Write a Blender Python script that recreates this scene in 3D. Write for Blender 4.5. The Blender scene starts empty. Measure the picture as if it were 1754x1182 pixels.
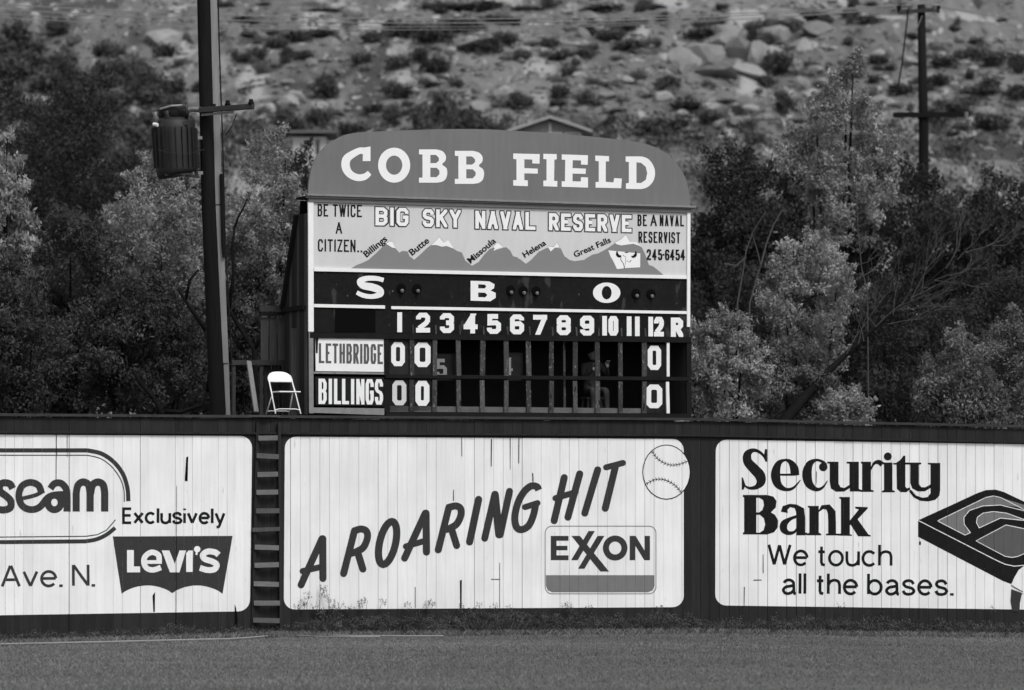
import bpy, math, random
import numpy as np
from mathutils import Vector, Matrix
from mathutils.geometry import tessellate_polygon

# ------------------------------------------------------------------ camera, world, sun, exposure
F = 7275.0          # focal length in photo pixels (photo 1754 wide)
ZC = 2.24           # camera height
CX, HY = 877.0, 870.0
scn = bpy.context.scene
COL = scn.collection
cd = bpy.data.cameras.new('camera'); cam = bpy.data.objects.new('camera', cd); COL.objects.link(cam)
cam.location = (0, 0, ZC); cam.rotation_euler = (math.radians(90), 0, 0)
cd.sensor_width = 36; cd.lens = F/1754*36; cd.shift_y = (HY-591)/1754
cd.clip_start = 0.5; cd.clip_end = 4000
cd.dof.use_dof = True; cd.dof.focus_distance = 75.3; cd.dof.aperture_fstop = 1.8
scn.camera = cam

SUN_EL, SUN_AZ = math.radians(52), math.radians(148)     # azimuth clockwise from +Y
w = bpy.data.worlds.new('World'); scn.world = w; w.use_nodes = True
nt = w.node_tree; nt.nodes.clear()
sky = nt.nodes.new('ShaderNodeTexSky'); sky.sky_type = 'NISHITA'; sky.sun_disc = False
sky.sun_elevation = SUN_EL; sky.sun_rotation = SUN_AZ; sky.air_density = 1.5; sky.dust_density = 3.0
bw = nt.nodes.new('ShaderNodeRGBToBW'); bg = nt.nodes.new('ShaderNodeBackground'); bg.inputs[1].default_value = 0.15
wo = nt.nodes.new('ShaderNodeOutputWorld')
nt.links.new(sky.outputs[0], bw.inputs[0]); nt.links.new(bw.outputs[0], bg.inputs[0]); nt.links.new(bg.outputs[0], wo.inputs[0])
sd = bpy.data.lights.new('sun', 'SUN'); sd.energy = 1.5; sd.angle = math.radians(14); sd.color = (1, 1, 1)
sun = bpy.data.objects.new('sun', sd); COL.objects.link(sun)
sdir = Vector((math.sin(SUN_AZ)*math.cos(SUN_EL), math.cos(SUN_AZ)*math.cos(SUN_EL), math.sin(SUN_EL)))
sun.rotation_euler = sdir.to_track_quat('Z', 'Y').to_euler(); sun.location = (30, -30, 60)
scn.view_settings.view_transform = 'Standard'; scn.view_settings.look = 'None'
scn.view_settings.exposure = 0.15; scn.view_settings.gamma = 1
scn.view_settings.use_curve_mapping = False
scn.cycles.max_bounces = 5; scn.cycles.diffuse_bounces = 2; scn.cycles.transparent_max_bounces = 4

# ------------------------------------------------------------------ helpers
rnd = random.Random(7)
def P(px, py, Y): return Vector(((px-CX)/F*Y, Y, ZC+(HY-py)/F*Y))
def lnk(o, parent=None):
    COL.objects.link(o)
    if parent is not None: o.parent = parent
    return o
def tag(o, label=None, cat=None, group=None, kind=None):
    if label: o['label'] = label
    if cat: o['category'] = cat
    if group: o['group'] = group
    if kind: o['kind'] = kind
    return o
def empty(name, loc, label=None, cat=None, group=None, rz=0):
    o = bpy.data.objects.new(name, None); COL.objects.link(o); o.location = loc; o.rotation_euler = (0, 0, rz)
    o.empty_display_size = .2
    return tag(o, label, cat, group)
def copy_tree(o, parent=None):
    c = o.copy(); COL.objects.link(c)
    if parent is not None: c.parent = parent
    for ch in list(o.children): copy_tree(ch, c)
    return c

def material(name, base, rough=.9, scale=6, amp=.25, stretch=(1, 1, 1), bump=0, bscale=40, amp2=0, scale2=40, stretch2=(1, 1, 1), spots=None, tone=0, rnd_amp=0, spec=.04, transl=0, metal=0):
    """grey paint/wood/stone: base value, two noises, optional worn spots (value, threshold, scale), per-face tone"""
    m = bpy.data.materials.new(name); m.use_nodes = True
    t = m.node_tree; t.nodes.clear(); N = t.nodes.new; L = t.links.new
    out = N('ShaderNodeOutputMaterial'); bs = N('ShaderNodeBsdfPrincipled')
    bs.inputs['Roughness'].default_value = rough; bs.inputs['Specular IOR Level'].default_value = spec
    bs.inputs['Metallic'].default_value = metal
    tc = N('ShaderNodeTexCoord'); oi = N('ShaderNodeObjectInfo')
    add = N('ShaderNodeVectorMath'); add.operation = 'MULTIPLY_ADD'
    comb = N('ShaderNodeCombineXYZ')
    for i in range(3): L(oi.outputs['Random'], comb.inputs[i])
    add.inputs[1].default_value = (37, 53, 71); L(comb.outputs[0], add.inputs[0]); L(tc.outputs['Object'], add.inputs[2])
    def noise(sc, st, det=4):
        mp = N('ShaderNodeMapping'); mp.inputs['Scale'].default_value = st; L(add.outputs[0], mp.inputs[0])
        n = N('ShaderNodeTexNoise'); n.inputs['Scale'].default_value = sc; n.inputs['Detail'].default_value = det
        L(mp.outputs[0], n.inputs[0]); return n.outputs['Fac']
    def math_(op, a, b):
        k = N('ShaderNodeMath'); k.operation = op
        for i, v in enumerate((a, b)):
            if isinstance(v, (int, float)): k.inputs[i].default_value = v
            else: L(v, k.inputs[i])
        return k.outputs[0]
    v = math_('ADD', math_('MULTIPLY', math_('SUBTRACT', noise(scale, stretch), .5), 2.2*amp), 1.0)
    if amp2: v = math_('MULTIPLY', v, math_('ADD', math_('MULTIPLY', math_('SUBTRACT', noise(scale2, stretch2, 6), .5), 2.2*amp2), 1.0))
    if tone:
        at = N('ShaderNodeAttribute'); at.attribute_name = 'tone'
        v = math_('MULTIPLY', v, math_('ADD', math_('MULTIPLY', at.outputs['Fac'], tone), 1-tone/2))
    if rnd_amp: v = math_('MULTIPLY', v, math_('ADD', math_('MULTIPLY', oi.outputs['Random'], 2*rnd_amp), 1-rnd_amp))
    v = math_('MULTIPLY', v, base)
    for sp in (spots or []):
        val, thr, sc, st = sp
        k = N('ShaderNodeMapRange'); k.inputs[1].default_value = thr; k.inputs[2].default_value = thr+.06
        L(noise(sc, st, 6), k.inputs[0])
        mx = N('ShaderNodeMix'); L(k.outputs[0], mx.inputs[0]); L(v, mx.inputs[2]); mx.inputs[3].default_value = val
        v = mx.outputs[0]
    cl = math_('MAXIMUM', v, 0.003)
    cb = N('ShaderNodeCombineColor')
    for i in range(3): L(cl, cb.inputs[i])
    L(cb.outputs[0], bs.inputs['Base Color'])
    if bump:
        b = N('ShaderNodeBump'); b.inputs['Strength'].default_value = bump; b.inputs['Distance'].default_value = .02
        L(noise(bscale, stretch, 6), b.inputs['Height']); L(b.outputs[0], bs.inputs['Normal'])
    if transl:
        tr = N('ShaderNodeBsdfTranslucent'); L(cb.outputs[0], tr.inputs[0])
        ms = N('ShaderNodeMixShader'); ms.inputs[0].default_value = transl
        L(bs.outputs[0], ms.inputs[1]); L(tr.outputs[0], ms.inputs[2]); L(ms.outputs[0], out.inputs[0])
    else: L(bs.outputs[0], out.inputs[0])
    return m

V = (1, 1, .06)     # vertical grain
M = dict(
 fence=material('dark_fence_paint', .026, amp=.35, scale=9, stretch=V, bump=.4, bscale=60, amp2=.3, scale2=50, stretch2=V, rnd_amp=.12, spots=[(.055, .70, 40, V)]),
 rail=material('weathered_rail_wood', .045, amp=.4, scale=8, stretch=(.2, 1, 1), bump=.4, amp2=.3),
 white=material('white_board_paint', .76, amp=.13, scale=1.3, amp2=.10, scale2=22, stretch2=V, tone=.07, bump=.15, bscale=60, spots=[(.50, .70, 16, (1, 1, .15)), (.3, .75, 24, (1, 1, .3))]),
 dark=material('black_sign_paint', .014, amp=.3, scale=10, tone=.1, spots=[(.05, .74, 40, V)]),
 sgrey=material('dark_grey_sign_paint', .042, amp=.15, scale=5, amp2=.15, scale2=40, stretch2=V, spots=[(.3, .745, 30, V)]),
 mgrey=material('mid_grey_sign_paint', .17, amp=.1, scale=5, amp2=.1, scale2=40, stretch2=V),
 mdgrey=material('grey_fill_paint', .10, amp=.1, scale=5, amp2=.1, scale2=40, stretch2=V),
 lgrey=material('pale_grey_line_paint', .58, amp=.1),
 board=material('sign_board_paint', .165, amp=.12, scale=.9, amp2=.10, scale2=12, stretch2=(1, 1, .12), bump=.05),
 mural=material('mural_sky_paint', .57, amp=.09, scale=1.2, amp2=.06, scale2=12, stretch2=(1, 1, .15), spots=[(.38, .76, 20, (1, 1, 1))]),
 mount=material('mural_mountain_paint', .215, amp=.05, scale=3),
 muralwhite=material('mural_white_paint', .8, amp=.04),
 bwhite=material('scoreboard_white_paint', .78, amp=.06, scale=8, spots=[(.3, .75, 40, (1, 1, 1))]),
 black=material('scoreboard_black_paint', .013, amp=.3, scale=3, amp2=.35, scale2=14, bump=.15, spots=[(.16, .70, 11, (1, 1, 1)), (.04, .60, 5, (1, 1, .4))]),
 post=material('worn_slot_post_wood', .06, amp=.5, scale=10, stretch=(1, 1, .3), amp2=.5, scale2=30, rnd_amp=.4, spots=[(.17, .60, 34, (1, 1, .4)), (.02, .62, 12, (1, 1, .3))]),
 sill=material('worn_sill_wood', .11, amp=.4, scale=8, stretch=(.3, 1, 1), amp2=.3, spots=[(.2, .68, 20, (1, 1, 1))]),
 trimgrey=material('grey_trim_paint', .22, amp=.25, scale=10, spots=[(.07, .66, 20, (1, 1, 1))]),
 plate=material('dark_number_plate', .02, amp=.3, scale=9, rnd_amp=.3),
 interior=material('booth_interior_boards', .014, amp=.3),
 shadow=material('crack_gap_dark', .004, amp=.1),  # near-black colour standing in for the dark inside gaps and hollows
 wood=material('weathered_grey_boards', .07, amp=.3, scale=8, stretch=V, amp2=.35, scale2=30, stretch2=V, rnd_amp=.25, bump=.3),
 palewood=material('pale_new_lumber', .2, amp=.2, scale=8, stretch=V, amp2=.2, scale2=30, stretch2=V),
 rung=material('ladder_rung_wood', .12, amp=.3, scale=10, stretch=(.2, 1, 1), rnd_amp=.35, amp2=.3),
 pole=material('creosoted_pole_wood', .012, amp=.3, scale=6, stretch=V, amp2=.4, scale2=30, stretch2=V, bump=.5),
 strip=material('pole_conduit_cover', .24, amp=.2, scale=6, stretch=V, amp2=.3, scale2=30, stretch2=V),
 steel=material('galvanised_steel', .22, amp=.25, scale=12, rough=.55, spec=.4),
 tank=material('transformer_tank_paint', .012, amp=.3, scale=6, rough=.6, spec=.4),
 porcelain=material('insulator_porcelain', .12, rough=.35, spec=.5, amp=.1),
 chair=material('white_chair_enamel', .8, amp=.05, rough=.45, spec=.4),
 wire=material('weathered_wire', .22, amp=.1),
 wiredark=material('dark_cable', .02, amp=.1),
 bark=material('tree_bark', .010, amp=.5, scale=6, stretch=(1, 1, .4), bump=.6, rnd_amp=.2),
 twig=material('pale_bare_twigs', .075, amp=.3, scale=3),
 leafpale=material('silvery_leaves', .30, amp=.25, scale=.9, amp2=.25, scale2=7, tone=1.0, transl=.3),
 leafmid=material('grey_green_leaves', .075, amp=.3, scale=.8, amp2=.25, scale2=7, tone=1.1, transl=.3),
 leafdark=material('dark_green_leaves', .046, amp=.3, scale=.8, amp2=.25, scale2=7, tone=1.1, transl=.25),
 leafsoft=material('dusty_leaves', .17, amp=.3, scale=.9, amp2=.25, scale2=7, tone=1.1, transl=.3),
 scrub=material('hillside_scrub_leaves', .068, amp=.3, scale=.5, tone=.8, rnd_amp=.3),
 scrubpale=material('hillside_pale_scrub_leaves', .15, amp=.3, scale=.5, tone=.8, rnd_amp=.25),
 rock=material('sandstone', .205, amp=.35, scale=.9, amp2=.25, scale2=3, bump=.6, bscale=6, rnd_amp=.22),
 weed=material('weed_leaves', .095, amp=.4, scale=1.2, tone=1.3, transl=.3),
 grass=material('outfield_grass_blades', .18, amp=.55, scale=.35, stretch=(.25, .6, 1), amp2=.15, scale2=1.5, tone=.35, transl=.2),
 shirt=material('gloom_darkened_shirt_cloth', .05, amp=.1),  # cloth colour darkened so the figure sinks into the booth gloom
 skin=material('skin', .22, amp=.08, rough=.6),
 hair=material('dark_hair', .02, amp=.2),
 trousers=material('dark_trousers', .03, amp=.2),
 hose=material('pale_hose', .24, amp=.2),
 roofing=material('pale_roof_shingles', .33, amp=.2, scale=3, amp2=.2, scale2=12),
 housewall=material('house_siding', .12, amp=.2, scale=3),
 housewhite=material('house_white_wall', .4, amp=.1, scale=2),
 glass=material('dark_window_glass', .02, rough=.15, spec=.6, amp=.1),
 bulb=material('lamp_bulb_glass', .16, rough=.3, spec=.5, amp=.1),
)

def mesh_obj(name, verts, faces, mat, parent=None, tone=None, smooth=False):
    me = bpy.data.meshes.new(name); me.from_pydata([tuple(v) for v in verts], [], [tuple(f) for f in faces])
    me.materials.append(M[mat] if isinstance(mat, str) else mat)
    if tone is not None:
        a = me.attributes.new('tone', 'FLOAT', 'FACE'); a.data.foreach_set('value', tone)
    if smooth: me.polygons.foreach_set('use_smooth', [True]*len(me.polygons))
    me.update()
    return lnk(bpy.data.objects.new(name, me), parent)

class MB:
    """collects boxes / tubes into one mesh"""
    def __init__(s): s.v = []; s.f = []
    def add(s, v, f):
        n = len(s.v); s.v += [Vector(a) for a in v]; s.f += [tuple(i+n for i in q) for q in f]; return s
    def box(s, c, size, mat=None):
        x, y, z = [a/2 for a in size]; c = Vector(c)
        v = [Vector((a*x, b*y, d*z)) for a in (-1, 1) for b in (-1, 1) for d in (-1, 1)]
        if mat is not None: v = [mat @ p for p in v]
        return s.add([p+c for p in v], [(0, 1, 3, 2), (4, 6, 7, 5), (0, 4, 5, 1), (2, 3, 7, 6), (0, 2, 6, 4), (1, 5, 7, 3)])
    def bar(s, a, b, w, h=None, up=(0, 0, 1)):
        a, b = Vector(a), Vector(b); d = b-a; L = d.length; d.normalize(); h = h or w
        u = Vector(up); sx = d.cross(u)
        if sx.length < 1e-4: sx = d.cross(Vector((0, 1, 0)))
        sx.normalize(); sy = sx.cross(d)
        m = Matrix((sx, d, sy)).transposed()
        return s.box((a+b)/2, (w, L, h), m)
    def tube(s, pts, r, n=8, cap=True):
        pts = [Vector(p) for p in pts]; rs = r if isinstance(r, (list, tuple)) else [r]*len(pts)
        base = len(s.v); prev = None
        for i, p in enumerate(pts):
            d = (pts[min(i+1, len(pts)-1)]-pts[max(i-1, 0)]).normalized()
            if prev is None:
                u = d.orthogonal().normalized()
            else: u = (prev-d*prev.dot(d)).normalized()
            prev = u; v = d.cross(u)
            for k in range(n):
                a = 2*math.pi*k/n; s.v.append(p+(u*math.cos(a)+v*math.sin(a))*rs[i])
        for i in range(len(pts)-1):
            for k in range(n):
                a = base+i*n+k; b = base+i*n+(k+1) % n; s.f.append((a, b, b+n, a+n))
        if cap:
            s.f.append(tuple(base+k for k in range(n))[::-1]); s.f.append(tuple(base+(len(pts)-1)*n+k for k in range(n)))
        return s
    def ball(s, c, r, nu=10, nv=6):
        c = Vector(c); r = r if isinstance(r, (tuple, list)) else (r, r, r); v = []; f = []
        for j in range(nv+1):
            th = math.pi*j/nv
            for i in range(nu):
                a = 2*math.pi*i/nu
                v.append(c+Vector((r[0]*math.sin(th)*math.cos(a), r[1]*math.sin(th)*math.sin(a), r[2]*math.cos(th))))
        for j in range(nv):
            for i in range(nu):
                f.append((j*nu+i, (j+1)*nu+i, (j+1)*nu+(i+1) % nu, j*nu+(i+1) % nu))
        return s.add(v, f)
    def build(s, name, mat, parent=None, smooth=False, off=None):
        v = s.v if off is None else [p-off for p in s.v]
        return mesh_obj(name, v, s.f, mat, parent, smooth=smooth)
def bevel(o, wd=.006):
    b = o.modifiers.new('bevel', 'BEVEL'); b.width = wd; b.segments = 2; b.limit_method = 'ANGLE'; return o

class Plane:
    """vertical plane through two plan points; px() sends a photo pixel to (u, z) on it"""
    def __init__(s, a, b):
        s.a = Vector((a[0], a[1], 0)); d = Vector((b[0], b[1], 0))-s.a; s.len = d.length; s.d = d.normalized()
        s.n = Vector((s.d.y, -s.d.x, 0))        # towards the camera
        s.rz = math.atan2(s.d.y, s.d.x)
    def px(s, x, y):
        r = Vector(((x-CX)/F, 1, (HY-y)/F)); o = Vector((0, 0, ZC))
        t = (s.a-o).dot(s.n)/r.dot(s.n); p = o+r*t
        return ((p-s.a).dot(s.d), p.z)
    def w(s, u, z, off=0): return s.a+s.d*u+Vector((0, 0, z))+s.n*off
    def W(s, x, y, off=0):
        r = Vector(((x-CX)/F, 1, (HY-y)/F)); o = Vector((0, 0, ZC)); return o+r*((s.a+s.n*off-o).dot(s.n)/r.dot(s.n))
def planpt(px, Y): return ((px-CX)/F*Y, Y)

# --------------------------------------------------- flat art: polygons in photo pixels
def tess(loops):
    t = tessellate_polygon([[Vector((x, y, 0)) for x, y in l] for l in loops])
    pts = [p for l in loops for p in l]
    return [[pts[i] for i in tri] for tri in t]
def crm(pts, n=6, closed=False):
    out = []; m = len(pts); last = m if closed else m-1
    for i in range(last):
        p0 = pts[(i-1) % m] if (closed or i > 0) else pts[0]; p1 = pts[i]; p2 = pts[(i+1) % m]
        p3 = pts[(i+2) % m] if (closed or i+2 < m) else pts[-1]
        for k in range(n):
            t = k/n
            out.append(tuple(.5*(2*b+(c-a)*t+(2*a-5*b+4*c-d)*t*t+(3*b-a-3*c+d)*t**3) for a, b, c, d in zip(p0, p1, p2, p3)))
    if not closed: out.append(tuple(pts[-1]))
    return out
def ribbon(pts, w, closed=False, smooth=False, n=6, round_=False):
    """stroke -> list of quads; points (x,y) or (x,y,width)"""
    pts = [tuple(p) if len(p) == 3 else (p[0], p[1], w) for p in pts]
    if smooth: pts = crm(pts, n, closed)
    P2 = [Vector((p[0], p[1])) for p in pts]; m = len(pts); L = []; R = []
    for i in range(m):
        a = P2[(i-1) % m] if (closed or i > 0) else None
        c = P2[(i+1) % m] if (closed or i < m-1) else None
        b = P2[i]; h = max(pts[i][2], .2)/2
        n1 = n2 = None
        if a is not None and (b-a).length > 1e-6: d = (b-a).normalized(); n1 = Vector((-d.y, d.x))
        if c is not None and (c-b).length > 1e-6: d = (c-b).normalized(); n2 = Vector((-d.y, d.x))
        if n1 is None: nn = n2
        elif n2 is None: nn = n1
        else:
            s_ = n1+n2
            if s_.length < .2: nn = n1
            else:
                s_.normalize(); nn = s_/max(s_.dot(n1), .62)
        L.append(b+nn*h); R.append(b-nn*h)
    q = []
    rng = m if closed else m-1
    for i in range(rng):
        j = (i+1) % m; q.append([tuple(L[i]), tuple(L[j]), tuple(R[j]), tuple(R[i])])
    if round_ and not closed:
        for e, o in ((0, 1), (-1, -2)):
            c = P2[e]; d = (P2[e]-P2[o]).normalized(); a0 = math.atan2(d.y, d.x); h = pts[e][2]/2
            q.append([(c.x+h*math.cos(a0+a), c.y+h*math.sin(a0+a)) for a in [math.pi*(k/6-.5) for k in range(7)]])
    return q
def ellipse(cx, cy, rx, ry, n=28, a0=0): return [(cx+rx*math.cos(2*math.pi*k/n+a0), cy+ry*math.sin(2*math.pi*k/n+a0)) for k in range(n)]
def rrect(x0, y0, x1, y1, r, n=6, corners=None):
    """corners: 4 px points tl,tr,br,bl"""
    tl, tr, br, bl = corners or ((x0, y0), (x1, y0), (x1, y1), (x0, y1)); out = []
    cs = [tl, tr, br, bl]
    for i, c in enumerate(cs):
        p = Vector(cs[i-1]); q = Vector(cs[(i+1) % 4]); c = Vector(c)
        a = c+(p-c).normalized()*r; b = c+(q-c).normalized()*r
        for k in range(n+1):
            t = k/n*math.pi/2
            o = a+(b-c)*1.0   # circle centre
            out.append(tuple(o+(a-o)*math.cos(t)+(b-o)*math.sin(t)))
    return out
def clipx(poly, lo, hi):
    for side, lim in ((1, lo), (-1, hi)):
        out = []
        for i in range(len(poly)):
            a, b = poly[i-1], poly[i]; da, db = side*(a[0]-lim), side*(b[0]-lim)
            if da*db < 0:
                t = da/(da-db); out.append((a[0]+(b[0]-a[0])*t, a[1]+(b[1]-a[1])*t))
            if db >= 0: out.append(b)
        poly = out
        if len(poly) < 3: return []
    return poly

class Art:
    """a set of stroked / filled shapes of one colour, in photo pixels"""
    def __init__(s, tf=None): s.g = []; s.tf = tf or (lambda x, y: (x, y))
    def _a(s, polys): s.g.append([[s.tf(*p) for p in q] for q in polys]); return s
    def poly(s, *loops): return s._a(tess(loops))
    def st(s, pts, w, **k):
        for p in ribbon(pts, w, **k): s._a([p]) if False else None
        return s._a(ribbon(pts, w, **k))
    def ring(s, cx, cy, rx, ry, w, shear=0):
        e = [(x-shear*(y-cy), y) for x, y in ellipse(cx, cy, rx-w/2, ry-w/2)]; return s._a(ribbon(e, w, closed=True))
    def disc(s, cx, cy, r, ry=None): return s.poly(ellipse(cx, cy, r, ry or r, 16))
    def rect(s, x0, y0, x1, y1): return s._a([[(x0, y0), (x1, y0), (x1, y1), (x0, y1)]])
    def raw(s, polys): s.g.append(polys); return s
    def build(s, name, mat, plane, off, parent=None, label=None, step=.0004, planks=None):
        vs = []; fs = []; tone = []
        for gi, grp in enumerate(s.g):
            for qi, q in enumerate(grp):
                o = off+step*(gi % 4)+.00003*(qi % 12)
                uv = [plane.px(*p) for p in q]
                pieces = [(uv, 0, .5)]
                if planks:
                    lo = min(a[0] for a in uv); hi = max(a[0] for a in uv); pieces = []
                    for (u0, u1, po, tn) in planks:
                        if u1 < lo or u0 > hi: continue
                        c = clipx(uv, u0, u1)
                        if c: pieces.append((c, po, tn))
                for c, po, tn in pieces:
                    n = len(vs); vs += [plane.w(u, z, o+po) for u, z in c]; 
                    a = sum(c[i-1][0]*c[i][1]-c[i][0]*c[i-1][1] for i in range(len(c)))
                    idx = list(range(n, n+len(c)))
                    fs.append(tuple(idx if a > 0 else idx[::-1])); tone.append(tn)
        if parent is not None:
            inv = parent_inv(parent); vs = [inv @ v for v in vs]
        ob = mesh_obj(name, vs, fs, mat, parent, tone=tone)
        if label: ob['label'] = label
        return ob
def world_mat(o):
    m = Matrix.LocRotScale(o.location, o.rotation_euler, o.scale)
    return world_mat(o.parent) @ m if o.parent else m
def parent_inv(o): return world_mat(o).inverted()

# single-stroke block alphabet, unit boxes, y up
A_ = {
'A': [[(0, 0), (.5, 1), (1, 0)], [(.17, .33), (.83, .33)]],
'B': [[(0, 0), (0, 1), (.72, 1), (1, .86), (1, .64), (.76, .52), (0, .52)], [(.76, .52), (1, .4), (1, .14), (.72, 0), (0, 0)]],
'C': [[(1, .72), (1, .85), (.78, 1), (.22, 1), (0, .85), (0, .15), (.22, 0), (.78, 0), (1, .15), (1, .28)]],
'D': [[(0, 0), (0, 1), (.68, 1), (1, .82), (1, .18), (.68, 0), (0, 0)]],
'E': [[(1, 1), (0, 1), (0, 0), (1, 0)], [(0, .52), (.8, .52)]],
'F': [[(1, 1), (0, 1), (0, 0)], [(0, .52), (.8, .52)]],
'G': [[(1, .72), (1, .85), (.78, 1), (.22, 1), (0, .85), (0, .15), (.22, 0), (.78, 0), (1, .15), (1, .48), (.55, .48)]],
'H': [[(0, 0), (0, 1)], [(1, 0), (1, 1)], [(0, .52), (1, .52)]],
'I': [[(.5, 0), (.5, 1)]],
'K': [[(0, 0), (0, 1)], [(1, 1), (.05, .42)], [(.35, .6), (1, 0)]],
'L': [[(0, 1), (0, 0), (1, 0)]],
'N': [[(0, 0), (0, 1)], [(0, 1), (1, 0)], [(1, 0), (1, 1)]],
'O': [[(0, .18), (0, .82), (.25, 1), (.75, 1), (1, .82), (1, .18), (.75, 0), (.25, 0), (0, .18), (0, .4)]],
'R': [[(0, 0), (0, 1), (.72, 1), (1, .86), (1, .62), (.76, .48), (0, .48)], [(.5, .48), (1, 0)]],
'S': [[(1, .74), (1, .86), (.78, 1), (.22, 1), (0, .86), (0, .64), (.2, .54), (.8, .46), (1, .36), (1, .14), (.78, 0), (.22, 0), (0, .14), (0, .27)]],
'T': [[(0, 1), (1, 1)], [(.5, 1), (.5, 0)]],
'V': [[(0, 1), (.5, 0), (1, 1)]],
'W': [[(0, 1), (.25, 0)], [(.25, 0), (.5, 1)], [(.5, 1), (.75, 0)], [(.75, 0), (1, 1)]],
'Y': [[(0, 1), (.5, .48), (1, 1)], [(.5, .48), (.5, 0)]],
'Z': [[(0, 1), (1, 1)], [(1, 1), (0, 0)], [(0, 0), (1, 0)]],
'1': [[(.5, 0), (.5, 1)]],
'2': [[(0, .72), (0, .85), (.22, 1), (.78, 1), (1, .85), (1, .62), (.8, .46), (.06, .12)], [(.0, .15), (0, 0)], [(0, 0), (1, 0)]],
'3': [[(0, .74), (0, .86), (.22, 1), (.75, 1), (1, .86), (1, .64), (.8, .52), (.4, .52)], [(.8, .52), (1, .4), (1, .14), (.75, 0), (.22, 0), (0, .14), (0, .27)]],
'4': [[(.72, 0), (.72, 1)], [(.70, 1), (.02, .32)], [(0, .28), (1, .28)]],
'5': [[(.95, 1), (.05, 1), (.05, .56), (.75, .58), (1, .46), (1, .14), (.75, 0), (.2, 0), (0, .14), (0, .25)]],
'6': [[(1, .76), (1, .86), (.78, 1), (.22, 1), (0, .86), (0, .14), (.22, 0), (.78, 0), (1, .14), (1, .42), (.78, .55), (0, .52)]],
'7': [[(0, 1), (1, 1)], [(.98, .95), (.35, 0)]],
'8': [[(.25, .52), (0, .64), (0, .86), (.22, 1), (.78, 1), (1, .86), (1, .64), (.75, .52), (.25, .52)], [(.25, .52), (0, .4), (0, .14), (.22, 0), (.78, 0), (1, .14), (1, .4), (.75, .52)]],
'9': [[(0, .24), (0, .14), (.22, 0), (.78, 0), (1, .14), (1, .86), (.78, 1), (.22, 1), (0, .86), (0, .58), (.22, .45), (1, .48)]],
'0': [[(0, .5), (0, .14), (.22, 0), (.78, 0), (1, .14), (1, .86), (.78, 1), (.22, 1), (0, .86), (0, .48)]],
'.': [[(0, 0), (.01, 0)]],
}
A_['M'] = [[(0, 0), (0, 1), (.5, .3), (1, 1), (1, 0)]]
def split_sharp(pts):
    runs = [[pts[0]]]
    for i in range(1, len(pts)):
        runs[-1].append(pts[i])
        if i < len(pts)-1:
            d1 = Vector(pts[i])-Vector(pts[i-1]); d2 = Vector(pts[i+1])-Vector(pts[i])
            if d1.length > 1e-6 and d2.length > 1e-6 and d1.angle(d2) > math.radians(102): runs.append([pts[i]])
    return runs
def glyph(art, ch, x0, y0, x1, y1, w, slope=0, rnd_=False, shear=0):
    """y0 = top pixel, y1 = baseline pixel, slope = px down per px right"""
    if ch in 'I1' and x1-x0 > w*1.05: c = (x0+x1)/2; x0, x1 = c-w/2, c+w/2
    ax, bx = x0+w/2, x1-w/2; ay, by = y1-w/2, y0+w/2
    for s in A_[ch]:
        pts = []
        for p in s:
            x = ax+(bx-ax)*p[0]; y = ay+(by-ay)*p[1]
            pts.append((x, y))
        for run in split_sharp(pts):
            run = [Vector(q) for q in run]
            for e, n_ in ((0, 1), (-1, -2)):
                d = run[e]-run[n_]
                xb = min(abs(run[e].x-ax), abs(run[e].x-bx)) < .05; yb = min(abs(run[e].y-ay), abs(run[e].y-by)) < .05
                dx, dy = abs(d.x) > .15*d.length, abs(d.y) > .15*d.length
                if (dx and dy and yb) or (dx and not dy and xb) or (dy and not dx and yb): run[e] = run[e]+d.normalized()*w*(.8 if dx and dy else .5)
            out = []
            for q in ribbon([tuple(q) for q in run], w, round_=rnd_):
                q = clipx(q, x0-.02, x1+.02)
                if q: q = [(b, a) for a, b in clipx([(b, a) for a, b in q], y0-.02, y1+.02)]
                if q: out.append([(x+shear*(y1-y), y+slope*(x-x0)) for x, y in q])
            if out: art._a(out)
def word(art, txt, x0, x1, ytop, ybase, w, gap, slope, narrow={'I': .35, '1': .35, '.': .3, ' ': .6}, wide={}, **k):
    """fit a word between x0 and x1; widths proportional"""
    ws = [narrow.get(c, wide.get(c, 1)) for c in txt]
    unit = (x1-x0-gap*(len(txt)-1))/sum(ws); x = x0
    for c, a in zip(txt, ws):
        if c != ' ':
            dy = slope*(x-x0)
            cw = max(unit*a, w)
            if c == '.': art.rect(x, ybase-w+dy, x+w, ybase+dy)
            else: glyph(art, c, x, ytop+dy, x+cw, ybase+dy, w, slope, **k)
        x += unit*a+gap
_cap = None
def text_tris(txt, offset=0):
    c = bpy.data.curves.new('t', 'FONT'); c.body = txt; c.offset = offset; c.resolution_u = 4; c.fill_mode = 'FRONT'
    o = bpy.data.objects.new('t', c); COL.objects.link(o); bpy.context.view_layer.update()
    me = o.to_mesh(); me.calc_loop_triangles()
    co = [tuple(v.co[:2]) for v in me.vertices]; tr = [[co[i] for i in t.vertices] for t in me.loop_triangles]
    o.to_mesh_clear(); bpy.data.objects.remove(o); bpy.data.curves.remove(c)
    return tr
def font(art, txt, p0, p1, cap, offset=0):
    """built-in font; p0,p1 = pixel ends of the baseline, cap = cap height in pixels"""
    tr = text_tris(txt, offset); xs = [p[0] for t in tr for p in t]; lo, hi = min(xs), max(xs)
    ch = max(p[1] for t in text_tris('H', offset) for p in t)
    p0, p1 = Vector(p0), Vector(p1); d = p1-p0; up = Vector((d.y, -d.x)).normalized()
    if art.tf: pass
    art._a([[tuple(p0+d*((x-lo)/(hi-lo))+up*(y/ch*cap)) for x, y in t] for t in tr]); return art
def crop(ox, oy, s): return lambda x, y: (ox+x/s, oy+y/s)

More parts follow.
